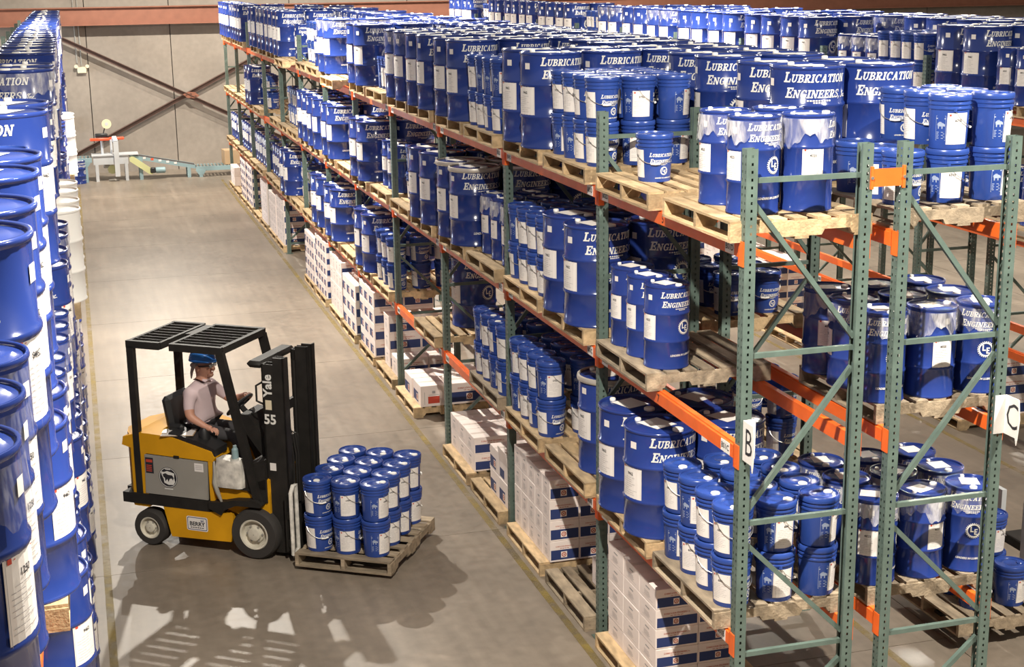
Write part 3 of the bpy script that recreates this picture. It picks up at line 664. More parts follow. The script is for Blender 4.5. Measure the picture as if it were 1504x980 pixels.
# ---- rack B, top shelf
grid('B',0,0,3,'kegfilm',2,2,pitch=(.40,.46),dx=.0,dy=-.1,rots={(1,0):1.2})
grid('B',0,1,3,'paila',1,1,dx=-.25,pal=False); pallet('B',0,1,3,desc='nearly empty pale')
grid('B',1,0,3,'paila',3,4,2,rots={(0,0):0,(1,0):.95,(2,0):2.0}, pitch=(.325,.308))
grid('B',1,1,3,'drum',2,2)
grid('B',2,0,3,'pailb',3,4,2,keep=sidetop()); grid('B',2,1,3,'drum',2,2); grid('B',3,0,3,'drum',2,2); grid('B',3,1,3,'drumfilm',2,2)
grid('B',4,0,3,'paild',3,5,1,keep=lambda i,j,t: i<2, sc=(.74,.74,1.2)); grid('B',4,1,3,'drum',2,2); grid('B',5,0,3,'pailb',1,2,1,dx=-.2)
grid('B',5,1,3,'drumfilm',2,2); grid('B',6,0,3,'kegfilm',2,3); grid('B',6,1,3,'pailb',2,3,2,keep=side()); grid('B',7,0,3,'keg',1,1,dx=-.2)
for k in range(7, 12):
    if k > 7: grid('B',k,0,3,'drum',2,2)
    if k not in (9,): grid('B',k,1,3,'drum' if k % 2 else 'drumfilm',2,2)
# ---- rack B, middle shelf
grid('B',0,1,2,'keg',1,3,dx=-.285,pal=False,pitch=(.36,.372)); pallet('B',0,1,2,old=True,desc='dark weathered')
grid('B',1,0,2,'drum',2,2); grid('B',1,1,2,'paila',3,4,2,keep=sidetop())
grid('B',2,0,2,'kegfilm',2,3); grid('B',2,1,2,'drumring',2,2); grid('B',3,0,2,'drum',2,2); grid('B',3,1,2,'pailb',2,3,2,keep=side())
grid('B',4,0,2,'keg',2,3,keep=side()); grid('B',4,1,2,'drum',2,2); grid('B',5,0,2,'paild',2,3,1,keep=side()); grid('B',5,1,2,'drum',2,2); grid('B',6,0,2,'drum',2,2)
grid('B',6,1,2,'drum',2,2); grid('B',7,0,2,'pailb',2,4,2,keep=side()); grid('B',7,1,2,'pailb',2,4,2,keep=side()); pallet('B',8,0,2)
grid('B',9,0,2,'pailb',2,3,2,keep=side()); grid('B',9,1,2,'drum',2,2,keep=side()); grid('B',10,0,2,'pailb',2,3,2,keep=side()); pallet('B',10,1,2); pallet('B',11,0,2); pallet('B',11,1,2)
# ---- rack B, lower shelf
grid('B',0,0,1,'pailc',3,4,2,old=True,rots={(0,0):.15,(1,0):1.4,(2,0):2.0},pitch=(.335,.306),dx=-.02)
grid('B',0,1,1,'drum',2,2); grid('B',1,0,1,'drumring',1,1,dx=-.15,dy=-.22,pal=False,pitch=(.6,.6)); pallet('B',1,0,1)
grid('B',1,1,1,'paila',3,4,2,keep=sidetop()); grid('B',2,0,1,'pailc',3,4,2,keep=sidetop(),old=True)
grid('B',3,0,1,'drum',1,1,pal=False,dx=.14); pallet('B',3,0,1,desc='half-empty pale')
grid('B',4,0,1,'pailb',3,3,2,keep=sidetop()); grid('B',4,1,1,'drum',2,2); pallet('B',5,0,1); grid('B',5,1,1,'drum',2,2); grid('B',6,0,1,'drum',2,2)
pallet('B',6,1,1); grid('B',7,0,1,'pailb',2,3,2,keep=side()); grid('B',7,1,1,'drum',2,2); grid('B',8,0,1,'keg',2,3,keep=side()); grid('B',8,1,1,'keg',2,3,keep=side())
for k in (9,10,11): grid('B',k,0,1,'kegfilm',2,3,keep=side()); grid('B',k,1,1,'kegfilm',2,3,keep=side())
# ---- rack C
grid('C',0,0,3,'paild',3,3,2,rots={(0,0):.65,(1,0):1.5,(2,0):2.4,(0,1):.65,(0,2):2.0},keep=lambda i,j,t: t == 0 or (i > 0),pitch=(.345,.33),old=True,dx=.07,dy=-.06)
grid('C',0,1,3,'drum',2,2)
for k in range(1, 12):
    grid('C',k,0,3,'drum' if k not in (6,9) else 'drumfilm',2,2); grid('C',k,1,3,'drum' if k not in (4,7) else 'drumfilm',2,2)
grid('C',0,0,2,'kegfilm',3,3,pitch=(.40,.385),old=True,rots={(1,0):1.7,(0,2):1.3,(2,0):-.4})
grid('C',0,0,1,'kegfilm',3,3,pitch=(.40,.385),old=True,rots={(0,0):1.2,(1,0):2.0,(2,0):-.4,(1,1):.8})
grid('C',1,0,2,'pailb',2,3,1,dx=-.1); pallet('C',1,1,2); grid('C',2,0,2,'paila',3,3,1); grid('C',2,1,2,'drum',2,2)
grid('C',1,0,1,'paila',2,3,2,dx=.1); grid('C',3,0,1,'paila',3,3,1); grid('C',3,0,2,'drum',2,2); grid('C',4,0,2,'drum',2,2,keep=side())
# ---- left rack (seen end on, only its aisle face shows)
AS = {3: ['kegfilm','drum','drum','pailb','drum','paila','kegfilm','drumfilm','pailb','drum','drumfilm','drum','drumfilm','drum','drum','drumfilm','drum','drum','drumfilm','drum','drum','drum','drum','drum'],
      2: [None,None,None,'drum','kegfilm','kegfilm','drum','drumfilm','whitedrum','whitedrum','keg','drum','kegfilm','drum','drum','whitedrum','drum','drum','drum','keg','drum','drum','drum','drum'],
      1: [None,None,None,None,'drum','keg','drum','kegfilm','kegfilm','drum','drum','drum','keg','drum','drum','keg','drum','drum','keg','drum','drum','drum','drum','drum'],
      0: [None,None,None,None,None,None,'drum','keg','drum','drum','drum','keg','drum','drum','drum','drum','keg','drum','drum','drum','drum','drum','drum','drum']}
for lv, seq in AS.items():
    for n, kd in enumerate(seq):
        k, h = -2+n//2, n % 2
        if not kd: continue
        if kd.startswith('pail'): grid('A',k,h,lv,kd,3,4,2,keep=side(),dx=.0)
        elif kd.startswith('keg'): grid('A',k,h,lv,kd,3,3,1,keep=side(2 if lv == 3 and n < 4 else 1),pitch=(.372,.372))
        else: grid('A',k,h,lv,kd,2,2,1,keep=side(2 if lv == 3 and n < 8 else 1),dx=.02 if kd != 'whitedrum' else .14)
# ---- far right racks
grid('D',2,0,3,'keg',3,3); grid('D',2,1,3,'drum',2,2); grid('D',3,0,3,'paila',3,4,2,keep=sidetop(),rots={(1,0):1.2,(2,0):.8}); grid('D',3,1,3,'kegfilm',2,3)
grid('D',4,0,3,'drum',2,2); grid('D',4,1,3,'drum',2,2); grid('D',5,0,3,'drum',2,2); grid('D',5,1,3,'drum',2,2); grid('D',6,0,3,'drumfilm',2,2); grid('D',6,1,3,'drum',2,2)
grid('D',7,0,3,'drumfilm',2,2); grid('D',7,1,3,'pailb',2,4,2,keep=side()); grid('D',8,0,3,'drum',2,2); grid('D',8,1,3,'drum',2,2)
for k in (9,10,11): grid('D',k,0,3,'drum',2,2,keep=side()); grid('D',k,1,3,'drum' if k != 10 else 'pailb',2,2 if k != 10 else 4,1 if k != 10 else 2,keep=side())
grid('D',2,0,2,'keg',2,2,dx=-.1); grid('D',2,1,2,'pailb',3,4,1); grid('D',3,0,2,'drum',2,2); grid('D',3,1,2,'keg',1,1,dx=-.2); grid('D',4,0,2,'drum',2,2); pallet('D',4,1,2)
grid('D',5,0,2,'pailb',2,3,1); pallet('D',5,1,2); grid('D',6,0,2,'pailb',2,3,1); grid('D',7,0,2,'drum',2,2,keep=side())
for k in range(3, 9):
    grid('E',k,0,3,'drum' if k % 2 else 'drumfilm',2,2); grid('E',k,1,3,'drum',2,2)
# ---- create the containers; what nothing of could be seen, even a step to the side, is left out
def seen():
    n = len(CONT); st = 4; W_2, H_2 = 1504//st, 980//st; rng = np.random.default_rng(1); best = np.zeros(n); main = np.zeros(n)
    R3, U3, F3 = (np.array(v) for v in (_R, _U, _f))
    a = rng.uniform(0, 2*np.pi, 3600); zz = rng.uniform(0, 1, 2400); rr = np.sqrt(rng.uniform(0, 1, 1200))
    unit = np.concatenate([np.stack([np.cos(a[:2400]), np.sin(a[:2400]), zz], 1), np.stack([rr*np.cos(a[2400:]), rr*np.sin(a[2400:]), np.ones(1200)], 1)])
    for vi, d in enumerate((R3*0, R3*.7, -R3*.7, U3*.4)):
        zb = np.full(W_2*H_2, 1e9); ib = np.full(W_2*H_2, -1)
        for i, c in enumerate(CONT):
            k = c['kind']; r_, h_ = (.29,.88) if 'drum' in k else ((.18,.655) if 'keg' in k else (.147,.37)); s_ = c['sc'] or (1,1,1)
            q = unit*np.array([r_*s_[0], r_*s_[0], h_*s_[2]])+np.array(c['loc'])-np.array(CAM)-d; dp = q @ F3
            ok = dp > .3; q = q[ok]; dp = dp[ok]
            if not len(dp): continue
            u = ((752+FPX*(q @ R3)/dp)/st).astype(int); v = ((490-FPX*(q @ U3)/dp)/st).astype(int)
            for du in (-1,0,1):
                for dv in (-1,0,1):
                    ok = (u+du >= 0) & (u+du < W_2) & (v+dv >= 0) & (v+dv < H_2); ix = (v+dv)[ok]*W_2+(u+du)[ok]; dd = dp[ok]
                    m_ = dd < zb[ix]; zb[ix[m_]] = dd[m_]; ib[ix[m_]] = i
        cn = np.bincount(ib[ib >= 0], minlength=n)*st*st
        best = np.maximum(best, cn)
        if vi == 0: main = cn
    return main, best
_mn, _bs = seen()
fams = {}
for c, a_, b_ in zip(CONT, _mn, _bs):
    c['see'] = a_+.2*b_
    if b_ > 0: fams.setdefault('pail' if c['kind'].startswith('pail') else ('keg' if c['kind'].startswith('keg') else 'drum'), []).append(c)
OBJN = {'pail': 'pail', 'keg': 'small_drum', 'drum': 'steel_drum'}; CATN = {'pail': 'pail', 'keg': 'small drum', 'drum': 'drum'}
GRP = {'pail': 'blue pails on ', 'keg': 'small blue drums on ', 'drum': 'large steel drums on '}
NPAIL = 270                                                      # the fork truck's pails make up the rest
for fam, lst in fams.items():
    lst.sort(key=lambda c: -c['see'])
    for c in lst[:NPAIL if fam == 'pail' else 300]:
        near = ppm(*c['loc']) > (78 if fam != 'drum' else 62)
        put(TREE[c['kind']], OBJN[fam], c['loc'], c['rz'], c['text'], CATN[fam], GRP[fam]+RN[c['row']], near, c['kind'], c['sc'])
# ------------------------------------------------------------------ cartons on the floor pallets
_ct = {}
def name_line(h): 
    a, xa = slab('LUBRICATION', h, 1.2); b_, xb = slab('ENGINEERS,', h, 1.2, xa+h*.4); c = script_inc(h*.8, xb+h*.2, 0)
    p = shear(a+b_+c, .2); xs_ = [q[0] for z in p for q in z]; m_ = (min(xs_)+max(xs_))/2; return [[(x-m_, y) for x, y in z] for z in p], max(xs_)-min(xs_)
NL, NLW = name_line(.03)
def carton_tree(w_, d, h, style):
    key = (w_, d, h, style)
    if key in _ct: return _ct[key]
    t = [('box', MB().bbox(-w_/2,w_/2,-d/2,d/2,0,h,.004).mesh('carton_box', M['carton'], 30), [])]
    t.append(('seam_tape', MB().box(-w_/2+.004,w_/2-.004,-.024,.024,h,h+.0012).mesh('seam_tape', M['tape']), []))
    def band(o, ux, W, full=True):
        mb = MB(); bw_ = W*(.94 if full else .62); x0 = -W*.47
        onto_plane(mb, [rect(x0, x0+bw_, -h*.40, h*.08)], o, ux, (0,0,1), 0)
        cx = x0+bw_*.47 if full else x0+bw_*.8; s_ = h*.15; o2 = Vector(o)+Vector(o).normalized()*0
        n_ = Vector(ux).cross(Vector((0,0,1))).normalized()*.0008
        onto_plane(mb, [rect(cx-s_,cx+s_,-h*.16-s_,-h*.16+s_)], Vector(o)+n_, ux, (0,0,1), 1)
        onto_plane(mb, off(arc(0,0,s_*.8,s_*.8,s_*.3,0,360,10,hw=s_*.3)+[rect(-s_*.2,s_*.3,-s_*.2,s_*.2)], cx, -h*.16), Vector(o)+n_*2, ux, (0,0,1), 2)
        return mb.mesh('band', [M['cartonblue'], M['carton'], M['cartonred']], fix=False)
    def red(o, ux, W):
        s_ = min(1.0, W*.62/NLW, h*.17/.03); mb = onto_plane(MB(), off(NL, 0, h*.22, s_), o, ux, (0,0,1), 0)
        onto_plane(mb, [rect(-W*.16+i*W*.08, -W*.10+i*W*.08, h*.135, h*.16) for i in range(4)], o, ux, (0,0,1), 0)
        return mb.mesh('red_name', M['cartonred'], fix=False)
    def fine(o, ux, W, k=0):
        pl = [rect(-W*.12,W*.12,h*.18,h*.25), rect(-W*.3,W*.3,-h*.30,-h*.29)]+[rect(-W*.2,W*(.1+.03*(i % 3)),-h*.02-i*h*.07,h*.0-i*h*.07) for i in range(4)]
        return onto_plane(MB(), pl, o, ux, (0,0,1), 0).mesh('fine_print', M['greyink'], fix=False)
    f_ = (0,-d/2-.0012,h/2); s_ = (-w_/2-.0012,0,h/2)
    if style in ('front', 'both'): t += [('printed_band', band(f_, (1,0,0), w_), []), ('printed_name', red(f_, (1,0,0), w_), [])]
    if style == 'both': t += [('printed_band', band(s_, (0,-1,0), d, False), [])]
    if style in ('front', 'plain'): t += [('fine_print', fine(s_, (0,-1,0), d), [])]
    if style == 'plain': t += [('fine_print', fine(f_, (1,0,0), w_), [])]
    if style == 'warn':
        mb = onto_plane(MB(), [rect(-w_*.22,w_*.22,-h*.36,-h*.02)], f_, (1,0,0), (0,0,1), 0)
        onto_plane(mb, [rect(-w_*.36,-w_*.345,-h*.4,h*.2), rect(w_*.345,w_*.36,-h*.4,h*.2), rect(-w_*.2,w_*.2,h*.04,h*.06), rect(-w_*.06,w_*.06,h*.12,h*.24)], f_, (1,0,0), (0,0,1), 1)
        t += [('warning_label', mb.mesh('warn', [M['redink'], M['greyink']], fix=False), []), ('printed_band', band(s_, (0,-1,0), d, False), [])]
    kd = 'carton%d' % len(_ct); TREE[kd] = t; _ct[key] = kd; return kd
TIER = ['bottom tier','second tier','third tier','fourth tier','top tier','sixth tier']
def stack(row, k, h, nx, ny, nz, size, style='front', x0=None, y0=None, keep=None, pal=True, old=False, jit=.004, desc='white carton'):
    if pal: px_, py_, pz = pallet(row, k, h, 0, old)
    else: px_, py_, pz = RX[row], bay_y(k, h), .14
    w_, d, hh = size; x0 = px_-PW/2+.04 if x0 is None else x0; y0 = py_-PD/2+.02 if y0 is None else y0
    kd = carton_tree(w_, d, hh, style)
    for i in range(nx):
        for j in range(ny):
            for t in range(nz):
                if keep: 
                    if not keep(i, j, t): continue
                elif row == 'B' and k >= 5:
                    if i: continue
                elif row == 'D' and i > 1: continue
                elif not (i == 0 or j == 0 or t == nz-1): continue
                x, y, z = x0+w_*(i+.5)+i*.004, y0+d*(j+.5)+j*.004, pz+t*(hh+.0015)
                x += random.uniform(-jit, jit)*.5; y += random.uniform(-jit, jit)*.3
                tw = 'top tier' if t == nz-1 and nz > 1 else TIER[t]
                lab = '%s, %s %s, %s, %s half of %s bay, %s' % (desc, ALONG[j], DEEP[min(i,2)], tw, ('near','far')[h], ORD[k-K0[row]], RN[row])
                put(TREE[kd], 'carton', (x,y,z), 0, lab, 'carton', 'cartons under '+RN[row], ppm(x,y,z) > 66, kd)
stack('B',0,1,2,3,5,(.37,.368,.172),'front',x0=-.02,y0=1.48)
pallet('B',1,0,0,old=True,desc='dark empty'); stack('B',1,0,1,2,1,(.30,.30,.26),'plain',x0=.22,y0=3.10,pal=False,desc='small plain carton')
stack('B',1,1,3,5,4,(.305,.24,.213),'front',x0=-.02,y0=4.27)
# second bay pair: a carton with an open flap, plain ones around it
stack('B',2,0,2,2,2,(.30,.36,.27),'both',x0=-.0,y0=5.80,keep=lambda i,j,t: not (i == 0 and j == 0 and t == 1))
stack('B',2,1,2,3,2,(.46,.37,.205),'front',x0=-.02,y0=7.15)
stack('B',3,1,1,1,1,(.36,.44,.29),'warn',x0=-.02,y0=9.93,desc='red-labelled carton')
stack('B',3,1,1,1,1,(.58,.44,.29),'front',x0=.38,y0=9.93,pal=False,desc='wide carton')
stack('B',3,1,1,1,1,(.98,.46,.28),'both',x0=-.03,y0=10.42,pal=False,desc='long carton')
stack('B',4,0,2,1,1,(.46,.40,.27),'front',x0=-.0,y0=11.50); stack('B',4,0,2,1,3,(.48,.36,.26),'front',x0=.0,y0=12.05,pal=False,desc='deep white carton',keep=lambda i,j,t: True)
stack('B',4,1,2,3,4,(.46,.38,.25),'both'); stack('B',5,0,2,3,3,(.46,.38,.27),'both'); stack('B',5,1,2,4,4,(.46,.285,.235),'front'); stack('B',6,0,2,4,5,(.46,.285,.203),'both'); stack('B',6,1,2,4,4,(.46,.285,.22),'both')
stack('B',8,0,2,3,4,(.48,.38,.24),'front'); stack('B',8,1,2,3,4,(.34,.38,.22),'plain'); stack('B',9,0,2,3,4,(.34,.38,.24),'plain'); pallet('B',9,1,0); stack('B',10,0,2,3,5,(.46,.38,.2),'both'); stack('B',10,1,2,3,5,(.46,.38,.2),'both'); pallet('B',11,0,0); stack('B',11,1,1,2,2,(.5,.45,.25),'plain')
stack('D',4,1,3,4,5,(.32,.285,.2),'front'); stack('D',5,0,3,4,5,(.32,.285,.2),'front'); stack('D',5,1,2,4,2,(.4,.29,.2),'front'); stack('D',6,0,2,3,4,(.4,.38,.22),'front')
pallet('D',4,0,0); pallet('D',3,1,0); stack('D',2,1,2,2,3,(.5,.45,.25),'both'); stack('D',3,0,1,2,1,(.40,.4,.25),'warn',desc='red-labelled carton')
# opened flap carton (second bay, front)
e = tag(O('open_carton', None, None, (.155,5.985,.14+.2735)), 'open white carton with one raised flap in the second bay', 'carton', 'cartons under rack B')
O('box', MB().box(-.15,.15,-.17,.17,0,.01).box(-.15,-.144,-.17,.17,.01,.2).box(.144,.15,-.17,.17,.01,.2).box(-.15,.15,-.17,-.164,.01,.2).box(-.15,.15,.164,.17,.01,.2).mesh('ob', M['carton']), e)
O('flap', MB().bar((-.15,0,.2),(-.17,0,.36),.34,.005,up=(1,0,.1)).mesh('of', M['carton']), e)
O('flap', MB().bar((.147,0,.2),(.140,0,.33),.32,.005,up=(1,0,.1)).mesh('of', M['carton']), e)
O('printed_band', onto_plane(MB(), [rect(-.15,.02,.02,.12)], (-.1515,0,0), (0,-1,0), (0,0,1)).mesh('ofb', M['cartonblue'], fix=False), e)
# ------------------------------------------------------------------ fork truck
TH = math.radians(-36); FO = Vector((-2.474, 6.009, 0))
ft = tag(O('forklift', None, None, FO, TH), 'yellow and black electric forklift carrying a pallet of blue pails', 'forklift')
def fp(name, mb, m, parent=None, ang=40, loc=None, rot=None, fix=True):
    return O(name, mb.mesh(name, m if isinstance(m, list) else M[m], ang, fix), parent or ft, loc, 0, rot)
RX90 = Matrix.Rotation(PI/2, 4, 'X')
# body
body = MB(); yy = .46
body.prism([(-1.50,.40),(-1.52,.75),(-1.50,1.12),(-1.42,1.19),(-1.28,1.22),(-1.24,1.22),(-1.24,.46),(-1.36,.46),(-1.36,.40)], -yy+.02, yy-.02)   # counterweight
cw = fp('counterweight', MB().prism([(-1.52,-.34),(-1.42,-.45),(-1.24,-.455),(-1.24,.455),(-1.42,.45),(-1.52,.34),(-1.60,.2),(-1.60,-.2)], .42, 1.19, 'z'), 'yellow', ang=25)
fp('frame_rail', MB().box(-1.54,-.50,-.475,.475,.455,.565).box(-1.60,-1.50,-.3,.3,.455,.565), 'black')
fp('side_skirt', MB().prism([(-1.06,.455),(-.24,.455),(-.24,.30),(-.28,.15),(-.98,.13)], -.47, -.44).prism([(-1.06,.455),(-.24,.455),(-.24,.30),(-.28,.15),(-.98,.13)], .44, .47).box(-1.0,-.28,-.44,.44,.17,.455), 'yellow')
fp('battery_case', MB().box(-1.26,-.505,-.44,.44,.565,1.0), 'black')
bp = fp('battery_panel', MB().prism([(-1.265,.575),(-1.25,1.0),(-.51,.985),(-.525,.575)], -.462, -.442), 'grey')
fp('battery_panel', MB().prism([(-1.265,.575),(-1.25,1.0),(-.51,.985),(-.525,.575)], .442, .462), 'grey')
hpr = [(-1.52,1.08),(-1.50,1.17),(-1.30,1.23),(-.95,1.22),(-.46,1.10),(-.425,1.03),(-.44,.995),(-1.25,1.01),(-1.28,1.02)]
hd = fp('hood', MB().prism(hpr, -.455, -.27).prism(hpr, .27, .455).prism([(-1.52,1.08),(-1.50,1.17),(-1.30,1.23),(-1.14,1.225),(-1.12,1.05),(-.46,1.04),(-.44,.995),(-1.25,1.01)], -.27, .27), 'yellow', ang=20)
fp('hood_strap', MB().box(-.90,-.84,-.466,-.455,.99,1.02), 'black')
fp('body_pillar', MB().box(-.50,-.455,-.455,-.40,.565,1.0).box(-.50,-.455,.40,.455,.565,1.0), 'yellow')
fp('front_body', MB().prism([(-.46,.50),(-.46,.72),(-.12,.80),(.10,.86),(.16,.84),(.16,.40),(-.05,.40),(-.24,.45)], -.40, .40), 'yellow')
fp('floor_step', MB().box(-.48,.04,-.43,.43,.715,.735), 'black')
fp('fender', MB().prism([(-.50,.50),(-.50,.57),(-.34,.585),(-.20,.62),(.05,.64),(.12,.60),(.10,.57),(-.18,.565),(-.32,.50),(-.36,.44)], -.50, -.36), 'black')
fp('fender', MB().prism([(-.50,.50),(-.50,.57),(-.34,.585),(-.20,.62),(.05,.64),(.12,.60),(.10,.57),(-.18,.565),(-.32,.50),(-.36,.44)], .36, .50), 'black')
fp('cowl', MB().prism([(-.30,1.36),(-.26,1.44),(-.16,1.43),(.09,1.06),(.10,.80),(.0,.80),(-.02,1.0)], -.17, .20), 'black')
fp('dash_panel', MB().prism([(-.10,.74),(-.10,.98),(.13,1.06),(.13,.74)], -.42, .42), 'black')
fp('control_console', MB().prism([(-.98,1.19),(-.95,1.26),(-.60,1.19),(-.42,1.12),(-.42,1.05),(-.9,1.16)], -.44, -.20), 'vinyl')
fp('lever_boot', MB().lathe([(.06,1.17),(.055,1.26),(.035,1.30)], 12, c=(-.62,-.30)), 'vinyl')
# seat
st = O('seat', None, ft)
O('cushion', MB().bbox(-1.05,-.56,-.24,.24,1.05,1.14,.04).mesh('cushion', M['vinyl'], 30), st)
O('backrest', MB().bbox(-.05,.05,-.22,.22,0,.42,.04).xf(Matrix.Translation((-1.07,0,1.14)) @ Matrix.Rotation(-.16,4,'Y')).mesh('backrest', M['vinyl'], 30), st)
O('armrest', MB().bbox(-1.06,-.88,-.30,-.23,1.19,1.30,.025).mesh('armrest', M['vinyl'], 30), st)
# overhead guard: one frame with its slats
og = O('overhead_guard', None, ft); GZ = 2.17
def gp(name, mb): return O(name, mb.mesh(name, M['black'], 40), og)
for s in (-1, 1):
    gp('rear_post', MB().bar((-1.34,s*.43,.50),(-1.34,s*.43,GZ-.02),.06,.075))
    gp('front_post', MB().bar((.05,s*.43,.60),(-.30,s*.43,GZ-.02),.055,.085))
    gp('side_rail', MB().bar((-1.38,s*.435,GZ),(-.99,s*.435,GZ),.05,.075)); gp('side_rail', MB().bar((-.87,s*.435,GZ),(-.27,s*.435,GZ),.05,.075))
for x in (-1.36, -.995, -.86, -.285): gp('cross_rail', MB().bar((x,-.43,GZ),(x,.43,GZ),.035 if x != -.285 else .05,.07))
gp('centre_plate', MB().box(-1.0,-.86,.02,.43,GZ-.03,GZ+.025))
for x0, x1 in ((-1.34,-1.0),(-.85,-.31)):
    for i in range(1, 8): gp('slat', MB().bar((x0,-.42+.84*i/8,GZ),(x1,-.42+.84*i/8,GZ),.014,.065))
# wheels
def wheel(x, y, r, wd, s):
    e = O('wheel', None, ft, (x,y,r)); tr = r*.62
    prof = [(tr,-wd/2),(r*.93,-wd/2),(r,-wd/2+.03),(r,wd/2-.03),(r*.93,wd/2),(tr,wd/2)]
    O('tyre', MB().lathe(prof, 40, caps=False).lathe([(tr,-wd/2),(tr,wd/2)], 40, caps=False).xf(RX90).mesh('tyre', M['rubber'], 35), e)
    f_ = wd/2
    hub = [(tr,f_*.9),(tr*.95,f_*1.0),(tr*.86,f_*.95),(tr*.80,f_*.45),(tr*.62,f_*.40),(tr*.56,f_*.62),(tr*.46,f_*.66),(tr*.40,f_*.95),(tr*.30,f_*1.0),(.004,f_*1.0)]
    R_ = RX90 if s < 0 else Matrix.Rotation(-PI/2, 4, 'X')
    h_ = O('wheel_rim', MB().lathe(hub, 32, caps=False).xf(R_).mesh('rim', M['rim'], 30), e)
    for i in range(6):
        a = i*PI/3; O('wheel_nut', MB().lathe([(r*.05,f_*.62),(r*.05,f_*.75),(.003,f_*.78)], 6, c=(tr*.51*math.cos(a), tr*.51*math.sin(a))).xf(R_).mesh('nut', M['grey'], 30), h_)
for s in (-1, 1): wheel(0, s*.39, .268, .20, s); wheel(-1.24, s*.40, .195, .16, s)
fp('axle', MB().tube([(0,-.35,.268),(0,.35,.268)], .05).tube([(-1.24,-.35,.195),(-1.24,.35,.195)], .045), 'black')
# steering
stw = O('steering_wheel', None, ft, (-.39,.05,1.47), 0, (0,-.75,0))
O('rim', MB().tube([(.16*math.cos(a),.16*math.sin(a),0) for a in [2*PI*i/24 for i in range(24)]], .014, 8, closed=True).mesh('rim', M['vinyl']), stw)
O('hub', MB().lathe([(.05,-.03),(.05,.01),(.03,.02)], 16).mesh('hub', M['vinyl']), stw)
for i in range(3): O('spoke', MB().bar((0,0,0),(.155*math.cos(i*2.09+.5),.155*math.sin(i*2.09+.5),0),.03,.01).mesh('spoke', M['vinyl']), stw)
O('column', MB().tube([(0,0,0),(.0,0,-.22)], .03).mesh('column', M['black']), stw)
# mast
ms = O('mast', None, ft)
def mp_(name, mb, m='black'): return O(name, mb.mesh(name, M[m], 40), ms)
for s in (-1, 1):
    y = s*.31
    r_ = mp_('outer_channel', MB().box(.12,.25,y-.055,y-.04,.06,2.05).box(.12,.25,y+.04,y+.055,.06,2.05).box(.12,.138,y-.055,y+.055,.06,2.05))
    mp_('inner_channel', MB().box(.20,.335,y-s*.075-.03,y-s*.075-.018,.08,2.10).box(.20,.335,y-s*.075+.018,y-s*.075+.03,.08,2.10).box(.325,.337,y-s*.075-.03,y-s*.075+.03,.08,2.10))
    mp_('outer_flange', MB().box(.25,.365,y-.055,y-.035,.06,2.12).box(.352,.365,y-.055,y+.02,.06,2.12))
    mp_('lift_cylinder', MB().lathe([(.035,.1),(.035,1.15),(.022,1.16),(.022,1.95)], 14, c=(.17,s*.225)))
    mp_('tilt_bracket', MB().prism([(-.10,.72),(.0,.80),(.14,.86),(.14,.60),(.0,.64)], s*.40-.02, s*.40+.02))
mp_('top_crosshead', MB().bbox(-.05,.125,-.37,.37,2.0,2.07,.03))
mp_('cross_member', MB().box(.12,.16,-.30,.30,1.45,1.55)); mp_('cross_member', MB().box(.12,.16,-.30,.30,.30,.42))
for y in (-.06, .0, .05): mp_('hose', MB().tube([(.26,y,.3),(.27,y,1.0),(.24,y,1.22),(.19,y,1.24),(.16,y,1.1),(.15,y,.5)], .013, 6))
mp_('guard_handle', MB().tube([(.12,-.33,1.86),(.05,-.36,1.82),(.05,-.36,1.66),(.12,-.33,1.62)], .012, 6))
sp_ = .31+.0565
pr = MB()
onto_plane(pr, [[(-v*1.0, u) for u, v in p] for p in text_polys('Yale', .135, .03)], (.185,-sp_,1.83), (1,0,0), (0,0,1))
mp2 = O('brand_lettering', pr.mesh('brand', M['print'], fix=False), ms)
O('fleet_number', onto_plane(MB(), text_polys('55', .14, .03), (.195,-sp_,1.475), (1,0,0), (0,0,1)).mesh('fleet', M['print'], fix=False), ms)
O('decal', onto_plane(MB(), [rect(-.035,.035,-.05,.05)], (.185,-sp_,1.63), (1,0,0), (0,0,1)).mesh('decal', M['cream'], fix=False), ms)
O('decal', onto_plane(MB(), [rect(-.035,.035,-.04,.04)], (.20,-sp_,.98), (1,0,0), (0,0,1)).mesh('decal', M['paper'], fix=False), ms)
# carriage and forks
cg = O('carriage', None, ft)
for nm_, mb, m_ in (('carriage_bar', MB().box(.375,.42,-.44,.44,.16,.24), 'black'), ('carriage_bar', MB().box(.375,.42,-.44,.44,.46,.54), 'black'),
                    ('fork', MB().box(.42,.46,-.32,-.20,.06,.58).prism([(.42,.06),(.46,.10),(1.45,.078),(1.45,.06)], -.32, -.20), 'black'),
                    ('fork', MB().box(.42,.46,.20,.32,.06,.58).prism([(.42,.06),(.46,.10),(1.45,.078),(1.45,.06)], .20, .32), 'black'),
                    ('load_backrest', MB().tube([(.44,-.47,.10),(.44,-.47,.76),(.44,-.42,.82),(.44,-.36,.82),(.44,-.36,.14),(.44,-.42,.09)], .022, 8, closed=True), 'dirtywhite'),
                    ('load_backrest', MB().tube([(.44,.36,.10),(.44,.36,.76),(.44,.41,.82),(.44,.46,.82),(.44,.46,.14),(.44,.42,.09)], .022, 8, closed=True), 'dirtywhite'),
                    ('side_plate', MB().box(.36,.375,-.46,-.36,.12,.72), 'black')):
    O(nm_, mb.mesh(nm_, M[m_], 40), cg)
